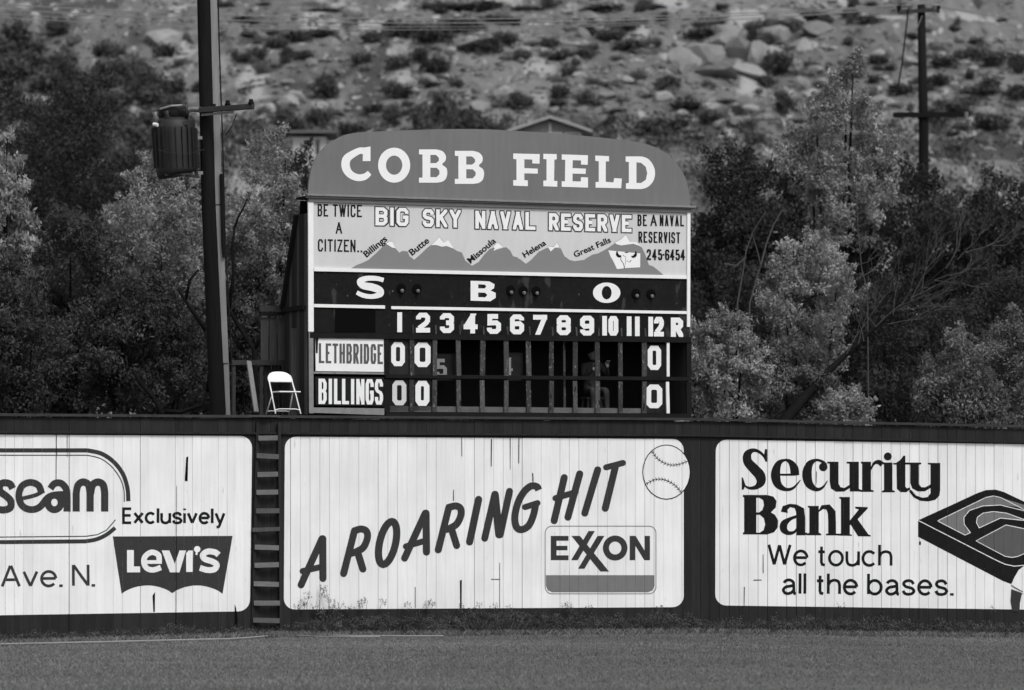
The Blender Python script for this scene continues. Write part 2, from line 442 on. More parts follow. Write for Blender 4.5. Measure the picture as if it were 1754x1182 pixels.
def arc_(cx, cy, rx, ry, a0, a1, n=14): return [(cx+rx*math.cos(math.radians(a0+(a1-a0)*k/n)), cy+ry*math.sin(math.radians(a0+(a1-a0)*k/n))) for k in range(n+1)]
# monoline grotesque alphabet: unit x-height, (width, strokes)
LC = {
'o': (1.0, [arc_(.5, .5, .5, .5, 90, 455, 20)]),
'e': (.96, [[(.02, .52), (.95, .52)], arc_(.48, .5, .48, .5, 2, 318, 18)]),
'c': (.93, [arc_(.49, .5, .49, .5, 42, 318, 16)]),
'a': (.95, [arc_(.45, .70, .38, .30, 165, 15, 8)+[(.84, .45), (.84, .14), (.90, .01), (1.0, .0)], crm([(.84, .60), (.55, .55), (.22, .48), (.03, .27), (.16, .06), (.38, .0), (.66, .08), (.84, .26)], 4)]),
'b': (1.0, [[(.0, 1.48), (.0, .0)], arc_(.48, .5, .5, .5, 165, -165, 18)]),
'h': (.88, [[(.0, 1.48), (.0, .0)], crm([(.0, .62), (.14, .88), (.46, 1.0), (.78, .90), (.88, .62)], 4)+[(.88, .0)]]),
'u': (.88, [[(.88, 1.0), (.88, .0)], [(.0, 1.0)]+crm([(.0, .38), (.10, .10), (.42, .0), (.74, .12), (.88, .38)], 4)]),
's': (.84, [crm([(.80, .74), (.66, .94), (.42, 1.0), (.14, .92), (.05, .74), (.20, .57), (.44, .50), (.70, .42), (.84, .24), (.70, .06), (.42, .0), (.14, .06), (.0, .26)], 4)]),
't': (.52, [[(.24, 1.32), (.24, .22), (.30, .05), (.50, .0)], [(.0, .95), (.50, .95)]]),
'l': (.02, [[(.0, 1.48), (.0, .0)]]), 'i': (.02, [[(.0, 1.0), (.0, .0)], [(.0, 1.48), (.0, 1.30)]]),
'x': (.84, [[(.0, 1.0), (.84, .0)], [(.84, 1.0), (.0, .0)]]), 'v': (.88, [[(.0, 1.0), (.44, .02)], [(.88, 1.0), (.44, .02)]]),
'y': (.88, [[(.0, 1.0), (.46, .0)], [(.88, 1.0), (.40, -.22), (.30, -.38), (.08, -.42)]]),
'E': (.82, [[(.82, 1.43), (.0, 1.43), (.0, .0), (.82, .0)], [(.0, .75), (.76, .75)]]),
'W': (1.62, [[(.0, 1.43), (.42, .02)], [(.42, .02), (.81, 1.4)], [(.81, 1.4), (1.20, .02)], [(1.20, .02), (1.62, 1.43)]]),
'A': (1.16, [[(.0, .0), (.56, 1.42)], [(1.16, .0), (.60, 1.42)], [(.20, .46), (.96, .46)]]),
'N': (1.0, [[(.0, .0), (.0, 1.43)], [(.02, 1.40), (.98, .03)], [(1.0, 1.43), (1.0, .0)]]),
'.': (.08, [[(.04, .10), (.04, -.08)]]), ' ': (.18, [])}
def mono(art, txt, p0, p1, xh, w, gap=.30):
    """monoline lettering between two baseline pixels; xh = x-height in pixels (centre lines)"""
    tot = sum(LC[c][0] for c in txt)+gap*(len(txt)-1); L = math.hypot(p1[0]-p0[0], p1[1]-p0[1])-w
    sx = L/tot; d = Vector((p1[0]-p0[0], p1[1]-p0[1])).normalized(); up = Vector((d.y, -d.x)); x = w/2; b = Vector(p0)+up*w/2; xh = xh-w
    for c in txt:
        for s in LC[c][1]: art._a(ribbon([tuple(b+d*(x+sx*q[0])+up*(xh*q[1])) for q in s], w*(1.25 if c == '.' else 1)))
        x += sx*(LC[c][0]+gap)
    return art
# ------------------------------------------------------------------ ground and hillside
def gz(x): return -.12*min(max((x-3.3)/6, 0), 1)-.04*min(max((-4.4-x)/4.5, 0), 1)
def hill_h(x, y):
    """height of the hillside above the flat"""
    b = max(0, y-232-.10*x*0)*.262
    k = min(b/6, 1)
    n = math.sin(x*.043+1.3)*math.cos(y*.031+.4)*2.2+math.sin(x*.11+y*.07)*.9+math.sin(x*.23-y*.19+2)*.45
    terr = math.sin((b+n*.8)*.9+x*.02)*.55
    return b+k*(n+terr)
def hill_at(px, py):
    y = 236.0
    for _ in range(4000):
        x = (px-CX)/F*y; z = ZC+(HY-py)/F*y
        if hill_h(x, y) > z: break
        y += .25
        if y > 1000: break
    return Vector((x, y, hill_h(x, y)))
xs = [-1500, -300, -60, -20, -9, -6.5, -4.4, -1, 3.3, 5, 7, 9.3, 20, 60, 300, 1500]
ys = [-300, -20, 20, 50, 60, 70, 80, 100, 200, 400, 1500]
v = [(x, y, gz(x)) for y in ys for x in xs]; nx = len(xs)
f = [(j*nx+i, j*nx+i+1, (j+1)*nx+i+1, (j+1)*nx+i) for j in range(len(ys)-1) for i in range(nx-1)]
M['field'] = material('outfield_turf', .10, amp=.5, scale=.3, stretch=(.25, .6, 1), amp2=.5, scale2=16, bump=.6, bscale=50)
tag(mesh_obj('ground', v, f, 'field'), 'flat mown grass outfield running up to the fence', kind='structure')
M['slope'] = material('dry_hillside_grass', .135, amp=.6, scale=.12, stretch=(1, .2, .3), amp2=.55, scale2=.9, stretch2=(1, .22, .3), bump=.5, bscale=2, spots=[(.30, .56, .22, (1, .22, .3)), (.065, .56, .17, (1, .25, .25)), (.30, .60, 1.1, (1, .25, .4)), (.05, .62, .7, (1, .25, .4))])
GX, GY = 300, 330
X = np.linspace(-110, 110, GX); Yv = 230+np.linspace(0, 1, GY)**1.25*470
v = []
for y in Yv:
    for x in X:
        h = hill_h(x, y)
        if h > 0: h += (rnd.random()-.5)*.35*min(h, 1)
        v.append((x*(1 if abs(x) < 109 else 6), y, h-.6 if y < 234 else h))
f = [(j*GX+i, j*GX+i+1, (j+1)*GX+i+1, (j+1)*GX+i) for j in range(GY-1) for i in range(GX-1)]
tag(mesh_obj('hillside', v, f, 'slope', smooth=True), 'steep dry grassy hillside behind the ball park', kind='structure')

# ------------------------------------------------------------------ foliage generators
def leaf_arrays(clumps, n, size, seed, droop=0., shell=.55, aspect=.5):
    g = np.random.default_rng(seed); C = np.array([c[:6] for c in clumps], float)
    wt = C[:, 3]*C[:, 4]+C[:, 3]*C[:, 5]; wt = wt/wt.sum()
    k = g.choice(len(C), n, p=wt); d = g.normal(size=(n, 3)); d /= np.linalg.norm(d, axis=1)[:, None]
    r = shell+(1.15-shell)*g.random(n)**.8
    p = C[k, :3]+d*C[k, 3:6]*r[:, None]
    p += g.normal(size=(n, 3))*C[k, 3:6]*.22
    nr = d+g.normal(size=(n, 3))*.7; nr /= np.linalg.norm(nr, axis=1)[:, None]
    t = np.cross(nr, g.normal(size=(n, 3))); t[:, 2] -= droop; t /= np.linalg.norm(t, axis=1)[:, None]
    b = np.cross(nr, t); s = size*(.6+.8*g.random(n))[:, None]
    V4 = np.stack([p-t*s*.5, p+b*s*aspect*.5, p+t*s*.5, p-b*s*aspect*.5], 1).reshape(-1, 3)
    ct = g.random(len(C)); tone = np.clip(.72*ct[k]**1.5+.36*g.random(n)-.04, 0, 1)
    return V4, tone
def quads_mesh(name, V4, tone, mat):
    n = len(V4)//4; me = bpy.data.meshes.new(name)
    me.vertices.add(len(V4)); me.vertices.foreach_set('co', V4.astype(np.float32).ravel())
    me.loops.add(n*4); me.loops.foreach_set('vertex_index', np.arange(n*4, dtype=np.int32))
    me.polygons.add(n); me.polygons.foreach_set('loop_start', np.arange(0, n*4, 4, dtype=np.int32))
    me.materials.append(M[mat]); me.update(calc_edges=True)
    a = me.attributes.new('tone', 'FLOAT', 'FACE'); a.data.foreach_set('value', tone.astype(np.float32))
    return me
def crown_clumps(rx, ry, z0, z1, n, cr, seed, top=.5, shape=None):
    """clump centres inside an egg; top narrows the upper part"""
    g = random.Random(seed); out = []
    for i in range(n):
        while 1:
            x, y, z = g.uniform(-1, 1), g.uniform(-1, 1), g.uniform(0, 1)
            wz = shape(z) if shape else (math.sin(math.pi*min(1, (z+.12)/1.12))**.6)*(1-top*max(0, z-.5))
            q = math.hypot(x, y)/max(wz, .05)
            if .35 < q < 1 or (q < 1 and z > .8): break
        s = cr*g.uniform(.6, 1.35)
        out.append((x*rx, y*ry, z0+(z1-z0)*z, s*g.uniform(.9, 1.4), s, s*g.uniform(.65, 1.05)))
    return out
def make_tree(name, loc, h, w, mat, label, seed, group=None, n=14000, leaf=.13, z0=.12, ncl=46, cr=None, droop=.4, lean=0, trunk=True, top=.5, shape=None, cat='tree', bare=0):
    t = empty(name, loc, label, cat, group)
    cr = (cr or w*.13)*.8; n = int(n*1.8); leaf *= .84; ncl = int(ncl*1.9)
    cl = crown_clumps(w/2-cr*.6, w/2-cr*.6, h*z0+cr*.4, h-cr*.7, ncl, cr, seed, top, shape)
    cl = [(a+lean*c/h, b, c, d, e, f_) for a, b, c, d, e, f_ in cl]
    gg = random.Random(seed+99); ext = []
    for c in cl:       # feathery sprays growing up and out of each clump
        d = Vector((c[0]/max(w, .1)*1.6, c[1]/max(w, .1)*1.6, .55))+Vector((gg.gauss(0, .45), gg.gauss(0, .45), gg.gauss(0, .3)))
        d.normalize(); s0 = (c[3]+c[4])/2
        for q, rr in ((.95, .5), (1.45, .34), (1.9, .2)):
            if gg.random() < .8: ext.append((c[0]+d.x*s0*q, c[1]+d.y*s0*q, c[2]+d.z*s0*q-(.12*q*s0 if droop > .6 else 0), s0*rr, s0*rr, s0*rr*1.1))
    cl2 = cl+ext
    V4, tone = leaf_arrays(cl2, n, leaf, seed, droop, shell=.3, aspect=.42)
    lnk(bpy.data.objects.new('crown', quads_mesh('crown', V4, tone, mat)), t)
    g = random.Random(seed+5)
    mb = MB(); r0 = .035*h**.9*.5+.04
    top_ = Vector((lean*.7, 0, h*.72)); pts = [Vector((0, 0, -.3)), Vector((g.uniform(-.1, .1), 0, h*.22)), Vector((lean*.35+g.uniform(-.15, .15), .1, h*.45)), top_]
    mb.tube(pts, [r0*1.3, r0, r0*.7, r0*.25], 7); mb.build('trunk', 'bark', t)
    mb = MB()
    for i in range(10):
        c = g.choice(cl); k = g.uniform(.15, .6); a = pts[0].lerp(top_, k); e = Vector(c[:3]); m_ = a.lerp(e, .5)+Vector((0, 0, -.12*h*g.random()))
        mb.tube([a, m_, e], [r0*.5, r0*.3, r0*.07], 5, cap=False)
    mb.build('limbs', 'bark', t)
    return t

# ------------------------------------------------------------------ hillside: bushes, boulders, houses
print('hill things')
bush_me = []
for s in range(5):
    cl = crown_clumps(1.15, 1.0, .25, 1.5, 16, .5, 100+s, top=.3)
    V4, tone = leaf_arrays(cl, 900, .26, 200+s, 0, shell=.35, aspect=.7); bush_me.append(quads_mesh('foliage', V4, tone, 'scrub'))
for s in range(3):
    cl = crown_clumps(1.15, 1.0, .2, 1.3, 16, .45, 140+s, top=.3)
    V4, tone = leaf_arrays(cl, 800, .24, 240+s, 0, shell=.35, aspect=.7); bush_me.append(quads_mesh('foliage', V4, tone, 'scrubpale'))
REG = []
def hbush(px, py, wpx, hpx, label=None, pale=False, group='dark shrubs on the dry hillside'):
    p = hill_at(px, py+hpx/2); sc = wpx/F*p.y/2.9
    o = lnk(bpy.data.objects.new('hillside_shrub', bush_me[5+rnd.randrange(3) if pale else rnd.randrange(5)]))
    o.location = p-Vector((0, 0, .15)); o.rotation_euler = (0, 0, rnd.uniform(0, 6.28)); o.scale = (sc, sc, hpx/F*p.y/1.95)
    if not label: REG.append((o, px, py, wpx, 'pale shrub' if pale else 'dark shrub', 30))
    tag(o, label or ('pale low shrub, one of many on the dry hillside' if pale else 'dark rounded shrub, one of many on the dry hillside'), 'shrub', ('pale shrubs on the dry hillside' if pale else group))
    return o
named = [(685, 100, 50, 34, 'upper left of a pair of round dark shrubs in mid slope'), (745, 107, 60, 38, 'wide round dark shrub on the hillside below the wires'),
 (560, 145, 50, 48, 'tall dark shrub on the slope left of the scoreboard peak'), (680, 150, 52, 40, 'round dark shrub standing above a thin dark bush'),
 (888, 167, 38, 36, 'small round dark shrub just above the gable roof'), (943, 68, 38, 30, 'dark shrub high on the slope above the house roof'),
 (1095, 128, 34, 30, 'small dark shrub right of centre on the stony slope'), (1140, 140, 56, 34, 'dark shrub under the big pale rock face'),
 (1005, 47, 34, 26, 'smallest dark shrub close under the power lines')]
for a in named: hbush(*a)
for a in [(487, 190, 44, 52), (552, 194, 48, 48), (672, 190, 34, 50), (505, 215, 60, 40), (600, 215, 50, 30), (720, 195, 50, 60), (760, 175, 60, 60), (790, 205, 70, 50), (1130, 212, 100, 34),
          (1050, 55, 60, 30), (1080, 75, 70, 30), (1075, 40, 55, 24), (1000, 88, 50, 20), (965, 92, 60, 26), (975, 115, 34, 30), (1210, 52, 70, 28), (1345, 172, 46, 44), (1330, 105, 60, 50), (1310, 60, 30, 40), (1395, 22, 66, 22), (1290, 55, 24, 40),
          (505, 60, 70, 26), (545, 55, 60, 24), (470, 70, 50, 24), (440, 90, 40, 30), (520, 90, 40, 24), (620, 95, 46, 34), (640, 60, 60, 30), (700, 48, 90, 34), (740, 55, 90, 36), (790, 40, 90, 30), (840, 75, 60, 34), (865, 60, 50, 30), (850, 30, 80, 16),
          (760, 8, 110, 20), (830, 8, 90, 20), (900, 12, 60, 14), (1040, 10, 80, 20), (1110, 8, 60, 16), (560, 15, 80, 12), (960, 150, 40, 34), (1000, 165, 40, 30), (1180, 175, 70, 28), (1215, 195, 60, 34), (895, 92, 44, 26),
          (1490, 30, 60, 16), (1660, 88, 50, 34), (1700, 92, 60, 40), (1740, 100, 40, 44), (1620, 100, 50, 30), (1600, 135, 70, 26), (1680, 150, 90, 26), (1740, 155, 60, 30), (1640, 180, 70, 40), (1700, 200, 80, 40), (1600, 195, 60, 36), (1540, 150, 60, 26)]: hbush(*a)
for i in range(70):      # thick dark brush upper left
    x = rnd.uniform(-20, 330); y = rnd.uniform(35, 270)
    if x > 200 and y < 130 and rnd.random() < .75: continue
    if 90 < x < 340 and 45 < y < 60: continue
    hbush(x, y, rnd.uniform(45, 90), rnd.uniform(34, 60), group='dark shrubs crowding the left of the hillside')
for i in range(110):
    hbush(rnd.uniform(340, 1754), rnd.uniform(0, 250), rnd.uniform(12, 44), rnd.uniform(12, 28))
for i in range(150):
    hbush(rnd.uniform(-10, 1760), rnd.uniform(20, 260), rnd.uniform(18, 50), rnd.uniform(12, 26), pale=True)

def rock_mesh(seed, sub=2, flat=.7, name='boulder'):
    import bmesh
    bm = bmesh.new(); bmesh.ops.create_icosphere(bm, subdivisions=sub, radius=1); g = random.Random(seed)
    cuts = [(Vector((g.gauss(0, 1), g.gauss(0, 1), g.gauss(0, 1))).normalized(), g.uniform(.5, .85)) for _ in range(11)]
    for vv in bm.verts:
        for n_, d_ in cuts:
            e = vv.co.dot(n_)-d_
            if e > 0: vv.co -= n_*e
        vv.co *= 1+g.uniform(-.05, .05); vv.co.z *= flat
    me = bpy.data.meshes.new(name); bm.to_mesh(me); bm.free(); me.materials.append(M['rock']); return me
rocks = [rock_mesh(i, 2, .55+.1*(i % 4)) for i in range(6)]
def boulder(px, py, wpx, hpx, label=None, name='boulder', group='pale boulders strewn over the hillside'):
    p = hill_at(px, py+hpx*.3); o = lnk(bpy.data.objects.new(name, rnd.choice(rocks))); s = wpx/F*p.y/1.7
    o.location = p+Vector((0, 0, .1)); o.rotation_euler = (rnd.uniform(-.3, .3), rnd.uniform(-.3, .3), rnd.uniform(0, 6.28)); o.scale = (s, s, hpx/F*p.y/1.0)
    if not label: REG.append((o, px, py, wpx, 'pale boulder', 22))
    tag(o, label or 'pale sandstone boulder, one of many on the dry hillside', 'boulder', None if label else group); return o
boulder(1205, 82, 66, 60, 'left block of the big pale rock outcrop above the board'); boulder(1262, 78, 80, 66, 'right block of the big pale rock outcrop above the board')
boulder(285, 66, 74, 26, 'long slanting pale rock on the slope left of the near pole'); boulder(398, 56, 26, 36, 'upright pale rock just right of the near pole')
boulder(820, 74, 84, 22, 'long low pale rock ledge above the scoreboard'); boulder(1345, 35, 84, 36, 'large pale rock left of the far pole top')
boulder(1255, 205, 60, 18, 'flat pale slab low on the slope right of the board'); boulder(1560, 105, 36, 22, 'pale rock just left of the far pole shaft')
for x, y, w_, h_ in ((1170, 100, 60, 40), (1235, 55, 90, 40), (1300, 95, 60, 50), (1330, 60, 60, 30), (1290, 120, 70, 30), (1225, 120, 80, 26), (1375, 75, 50, 40), (1400, 50, 60, 26), (1350, 110, 50, 26)): boulder(x, y, w_, h_)
for i in range(9): boulder(1625+i*17, 72+rnd.uniform(-5, 5), 20, 14)
for i in range(225):
    x = rnd.uniform(230, 1754); y = rnd.betavariate(1.6, 1.5)*235
    if 1380 < x < 1754 and 15 < y < 65: continue
    s = 8+22*rnd.random()**2.5; boulder(x, y, s*1.4, s*.75)
COLS = [(-99, 130, 'at the far left'), (130, 260, 'left of the transformer'), (260, 345, 'just left of the near pole'), (345, 440, 'just right of the near pole'), (440, 560, 'above the flat roofed house'),
 (560, 650, 'above the C of the sign'), (650, 770, 'above the double B'), (770, 880, 'above the sign middle'), (880, 1010, 'above the gabled house'), (1010, 1130, 'above the end of the sign'),
 (1130, 1230, 'above the sign right shoulder'), (1230, 1370, 'left of the slender tree'), (1370, 1540, 'behind the slender tree'), (1540, 1640, 'beside the far pole'), (1640, 2000, 'at the far right')]
ROWS = [(-99, 35, 'topmost slope'), (35, 85, 'high slope'), (85, 135, 'middle slope'), (135, 190, 'lower slope'), (190, 999, 'lowest slope')]
ORD = ['leftmost', 'second', 'third', 'fourth', 'fifth', 'sixth', 'seventh', 'eighth', 'ninth', 'tenth', 'eleventh', 'twelfth', 'thirteenth', 'fourteenth', 'fifteenth']
cells = {}
for o, x, y, wd, kd, mid in REG:
    c = next(t for a, b, t in COLS if a <= x < b); r = next(t for a, b, t in ROWS if a <= y < b)
    z = 'small' if wd < mid*.75 else ('large' if wd > mid*1.35 else 'middling')
    cells.setdefault((z, kd, r, c), []).append((x, o))
for (z, kd, r, c), l in cells.items():
    l.sort(key=lambda q: q[0])
    for i, (x, o) in enumerate(l):
        o['label'] = f'only {z} {kd} on the {r} {c}' if len(l) == 1 else f'{ORD[min(i, 14)]} from left of the {z} {kd}s, {r} {c}'.replace('leftmost from left', 'leftmost')
g = np.random.default_rng(5); small = rock_mesh(40, 1, .7, 'rubble'); base = np.array([v_.co[:] for v_ in small.vertices]); tri = np.array([p_.vertices[:] for p_ in small.polygons])
vs = []; fs = []
for i in range(4200):
    qx, qy = rnd.uniform(-20, 1774), rnd.uniform(-5, 260)
    if qx > 1380 and 15 < qy < 66: continue
    p = hill_at(qx, qy); s = .15+.45*rnd.random()**2.5; a = rnd.uniform(0, 6.28)
    R_ = np.array([[math.cos(a), -math.sin(a), 0], [math.sin(a), math.cos(a), 0], [0, 0, 1]])
    fs.append(tri+len(vs)*len(base)); vs.append(base@R_.T*s+np.array(p))
tag(mesh_obj('rubble', np.concatenate(vs), np.concatenate(fs), 'rock'), 'small stones scattered over the hillside', kind='stuff')

# gabled house seen over the scoreboard, and a low flat-roofed house to its left
hp = P(942, 232, 330); h = empty('gabled_house', (hp.x, 330, 22.5), 'house with pale gable roof peeping over the scoreboard top', 'house')
def hz(py): return P(0, py, 330).z-22.5
rz_, ez = hz(203), hz(222)
mb = MB(); mb.add([(-2.6, 0, -3), (2.6, 0, -3), (2.6, 0, ez), (0, 0, rz_-.15), (-2.6, 0, ez), (-2.6, 8, -3), (2.6, 8, -3), (2.6, 8, ez), (0, 8, rz_-.15), (-2.6, 8, ez)],
  [(0, 1, 2, 3, 4), (9, 8, 7, 6, 5), (0, 4, 9, 5), (1, 6, 7, 2), (0, 5, 6, 1)]); mb.build('wall', 'housewall', h)
mb = MB()
for s in (-1, 1):
    a = Vector((0, -.5, rz_)); b = Vector((s*3.3, -.5, ez-.25)); nn = Vector((0, 0, .18))
    mb.add([a, b, b+Vector((0, 9, 0)), a+Vector((0, 9, 0)), a+nn, b+nn, b+nn+Vector((0, 9, 0)), a+nn+Vector((0, 9, 0))], [(0, 1, 2, 3), (4, 7, 6, 5), (0, 4, 5, 1), (1, 5, 6, 2), (2, 6, 7, 3), (3, 7, 4, 0)])
mb.build('roof', 'roofing', h)
mb = MB().bar((0, -.08, ez-.6), (0, -.08, rz_-.35), .12, .12); mb.build('king_post', 'roofing', h)
for x in (.35, 1.75):
    fr = MB().box((x, -.04, ez-.75), (1.2, .08, 1.0)).build('window', 'housewhite', h); MB().box((x, -.085, ez-.75), (1.0, .02, .8)).build('pane', 'glass', fr)
hp = P(530, 232, 330); h = empty('flat_roofed_house', (hp.x, 330, hp.z-3), 'low pale house with dark flat roof left of the scoreboard', 'house')
MB().box((0, 3, 1.2), (2.6, 6, 3.4)).build('wall', 'housewhite', h); MB().box((.3, 2.8, 3.25), (3.6, 7, .22)).build('roof', 'housewall', h)
fr = MB().box((.65, -.03, 2.1), (.3, .06, 1.2)).build('window', 'housewall', h); MB().box((.65, -.07, 2.1), (.22, .02, 1.0)).build('pane', 'glass', fr)

# ------------------------------------------------------------------ outfield fence
print('fence')
G = [planpt(-70, 70.5), planpt(447, 74.0), planpt(1200, 76.2), planpt(1830, 77.6)]
SEG = [Plane(G[i], G[i+1]) for i in range(3)]
FT = 3.81
fence = empty('outfield_fence', (G[1][0], G[1][1], 0), 'long dark plank outfield fence painted with white advertisement panels', 'fence')
finv = parent_inv(fence)
pw = .176; PL = []       # planks
plank_me = []
for k in range(4):
    o = MB().box((0, 0, FT/2), (pw-.002-.0013*k, .028, FT+.004*k)).build('plank', 'fence'); plank_me.append(o.data); bpy.data.objects.remove(o)
for si, pl in enumerate(SEG):
    lst = []; u = 0
    n = int(round(pl.len/pw)); q = pl.len/n
    for i in range(n):
        k = rnd.randrange(4); po = rnd.choice([0, 0, .003, .006, -.002]); wk = pw-.002-.0013*k
        uc = (i+.5)*q+rnd.uniform(-.0015, .0015); p = pl.w(uc, 0, po-.014)
        o = lnk(bpy.data.objects.new('plank', plank_me[k]), fence)
        o.location = finv @ Vector((p.x, p.y, gz(p.x)-.02)); o.rotation_euler = (0, 0, pl.rz)
        lst.append((uc-wk/2, uc+wk/2, po, rnd.random()))
    PL.append(lst)
    # backing rails and top rail
    for z, hh, dp, nm in ((FT-.03, .10, .05, 'top_rail'), (2.9, .09, -.075, 'back_rail'), (.7, .09, -.075, 'back_rail'), (FT-.27, .035, .032, 'batten')):
        a = pl.w(-.02, z+gz(pl.a.x), dp-.0); b = pl.w(pl.len+.02, z+gz(pl.w(pl.len, 0).x), dp)
        wd = .11 if nm == 'top_rail' else .04
        if nm == 'top_rail': a = pl.w(-.02, z+gz(pl.a.x)+.052, 0); b = pl.w(pl.len+.0, z+gz(pl.w(pl.len, 0).x)+.052, 0)
        MB().bar(finv @ a, finv @ b, wd, hh if nm != 'top_rail' else .045).build(nm, 'rail' if nm != 'batten' else 'fence', fence)
    mb = MB(); u = 1.2
    while u < pl.len:
        p = pl.w(u, 0, -.15); mb.bar(finv @ (p+Vector((0, 0, -.3))), finv @ (p+Vector((0, 0, FT-.1))), .09); u += 2.4
        o = mb.build('fence_post', 'wood', fence); mb = MB()
def panel(si, corners, r, label):
    a = Art(); a.poly(rrect(0, 0, 0, 0, r, corners=corners))
    return a.build('painted_panel', 'white', SEG[si], .0022, fence, label, planks=PL[si])
def lay(si, art, name, mat, off, par, label=None): return art.build(name, mat, SEG[si], off, par, label, planks=PL[si])
pn0 = panel(0, ((-70, 744), (432, 747), (428, 1047), (-70, 1055)), 20, 'white painted panel with batwing emblem and partly cropped oval')
pn1 = panel(1, ((488, 748), (1171, 752), (1171, 1040), (486, 1044)), 19, 'white painted panel with slanted slogan and painted baseball')
pn2 = panel(2, ((1226, 753), (1820, 762), (1820, 1045), (1225, 1037)), 19, 'white painted bank panel with isometric base drawing')

# --- left panel (crop coordinates)
c5 = crop(0, 700, 1268/440)
a = Art(c5); a.st([(-120, 206)]+crm([(430, 206), (500, 222), (560, 262), (605, 320), (628, 390), (633, 457)], 5), 21); 
a.st(crm([(568, 588), (525, 622), (475, 645), (420, 655)], 5)+[(-120, 660)], 20)
lay(0, a, 'emblem', 'mgrey' if False else 'sgrey', .0045, pn0, 'thick dark outline of the oval')
a = Art(c5); a.st([(-120, 230)]+crm([(430, 230), (495, 246), (548, 284), (588, 336), (610, 395), (613, 460)], 5), 5)
a.st([(570, 548), (525, 600), (480, 622), (425, 630), (-120, 635)], 5); lay(0, a, 'emblem', 'sgrey', .0045, pn0)
a = Art(c5)
a.st([(62, 395), (48, 372), (18, 366), (-2, 380), (0, 408), (30, 432), (52, 456), (50, 488), (20, 500), (-15, 495), (-40, 480)], 36, smooth=True)
a.st([(78, 448), (125, 440), (180, 425), (215, 405)], 20, smooth=True)
a.st([(205, 420), (190, 380), (150, 364), (108, 382), (92, 430), (108, 478), (150, 498), (195, 486), (235, 440), (275, 425), (330, 425)], 34, smooth=True)
a.st([(248, 395), (268, 370), (300, 368), (325, 395), (330, 440), (330, 508)], 34, smooth=True)
a.ring(268, 463, 50, 53, 34)
a.st([(375, 508)]+crm([(375, 420), (384, 378), (410, 362), (436, 376), (444, 415)], 5)+[(444, 508)], 36)
a.st(crm([(446, 420), (456, 378), (482, 362), (508, 376), (516, 415)], 5)+[(516, 508)], 36)
lay(0, a, 'lettering', 'sgrey', .0045, pn0, 'heavy rounded word "seam"')
a = Art(c5); mono(a, 'Exclusively', (602, 570), (1112, 572), 62, 13.5, .36); lay(0, a, 'lettering', 'dark', .0045, pn0, 'dark word "Exclusively"')
a = Art(c5); mono(a, 'Ave. N.', (3, 885), (470, 880), 86, 14, .30); lay(0, a, 'lettering', 'sgrey', .0045, pn0, 'grey lettering "Ave. N."')
bot = [(850+(i/12)*248, 911-40*math.sin(math.pi*(i/12))**.75+(3*i/12)) for i in range(13)]
bot2 = [(600+(i/12)*250, 914-40*math.sin(math.pi*(i/12))**.75-(3*i/12)) for i in range(13)]
a = Art(c5); a.poly([(556, 631), (1147, 628)]+bot[::-1]+bot2[::-1][1:]); lay(0, a, 'emblem', 'sgrey', .0045, pn0, 'dark batwing shaped emblem')
a = Art(c5)
a.poly([(626, 698), (660, 698), (660, 779), (691, 779), (691, 808), (626, 808)])
a.st([(712, 757), (798, 757)], 18); a.st([(785, 757), (780, 722), (747, 709), (716, 728), (708, 757), (722, 787), (755, 796), (793, 784)], 27, smooth=True)
a.poly([(797, 700), (835, 700), (862, 766), (885, 700), (917, 700), (885, 808), (838, 808)])
a.poly([(918, 714), (930, 700), (952, 700), (950, 806), (918, 806)]); a.disc(972, 694, 16); a.st([(972, 694), (968, 722)], 10)
a.st([(1078, 722), (1060, 709), (1025, 705), (1000, 722), (1010, 742), (1045, 754), (1068, 770), (1058, 792), (1025, 797), (985, 786)], 29, smooth=True)
lay(0, a, 'lettering', 'white', .0065, pn0, 'white lettering inside the batwing emblem')
a = Art(c5); a.poly([(918, 240), (928, 236), (925, 357), (911, 357)]); a.poly([(752, 922), (764, 905), (763, 1003), (756, 1003)]); a.poly([(275, 130), (279, 130), (277, 350), (274, 350)]); a.poly([(1157, 965), (1164, 985), (1172, 1040), (1168, 1090), (1158, 1080)])
a.poly([(329, 128), (332, 128), (332, 240), (330, 240)]); a.poly([(870, 380), (872, 380), (869, 1060), (867, 1060)])
lay(0, a, 'crack', 'shadow', .009, fence)
# --- middle panel
c6 = crop(400, 700, 1268/440); c7 = crop(820, 700, 1268/440)
a = Art(c6); R = dict(round_=True)
a.st([(333, 870), (436, 642)], 35, **R); a.st([(440, 642), (441, 838)], 36, **R); a.st([(340, 802), (436, 780)], 30, **R)
a.st([(543, 814), (597, 602)], 35, **R); a.st([(590, 606), (628, 594), (656, 606), (660, 640), (640, 685), (605, 706), (572, 716)], 35, smooth=True); a.st([(612, 708), (638, 792)], 35, **R)
a.ring(760, 663, 58, 124, 36, shear=.20)
a.st([(844, 738), (946, 516)], 35, **R); a.st([(950, 516), (952, 708)], 36, **R); a.st([(850, 680), (946, 652)], 30, **R)
a.st([(1010, 697), (1062, 488)], 35, **R); a.st([(1054, 490), (1094, 480), (1119, 492), (1122, 525), (1102, 568), (1068, 590), (1040, 598)], 35, smooth=True); a.st([(1075, 592), (1101, 676)], 35, **R)
a.st([(1165, 658), (1209, 448)], 36, **R)
lay(1, a, 'lettering', 'sgrey', .0045, pn1, 'slanted brush letters beginning "A ROARIN"')
a = Art(c7)
a.st([(29, 640), (78, 428)], 35, **R); a.st([(80, 424), (100, 622)], 38, **R); a.st([(106, 622), (152, 408)], 35, **R)
a.st([(296, 402), (286, 385), (258, 382), (225, 408), (195, 460), (178, 530), (185, 582), (210, 597), (245, 578), (268, 530), (280, 475)], 35, smooth=True); a.st([(228, 486), (290, 466)], 30, **R)
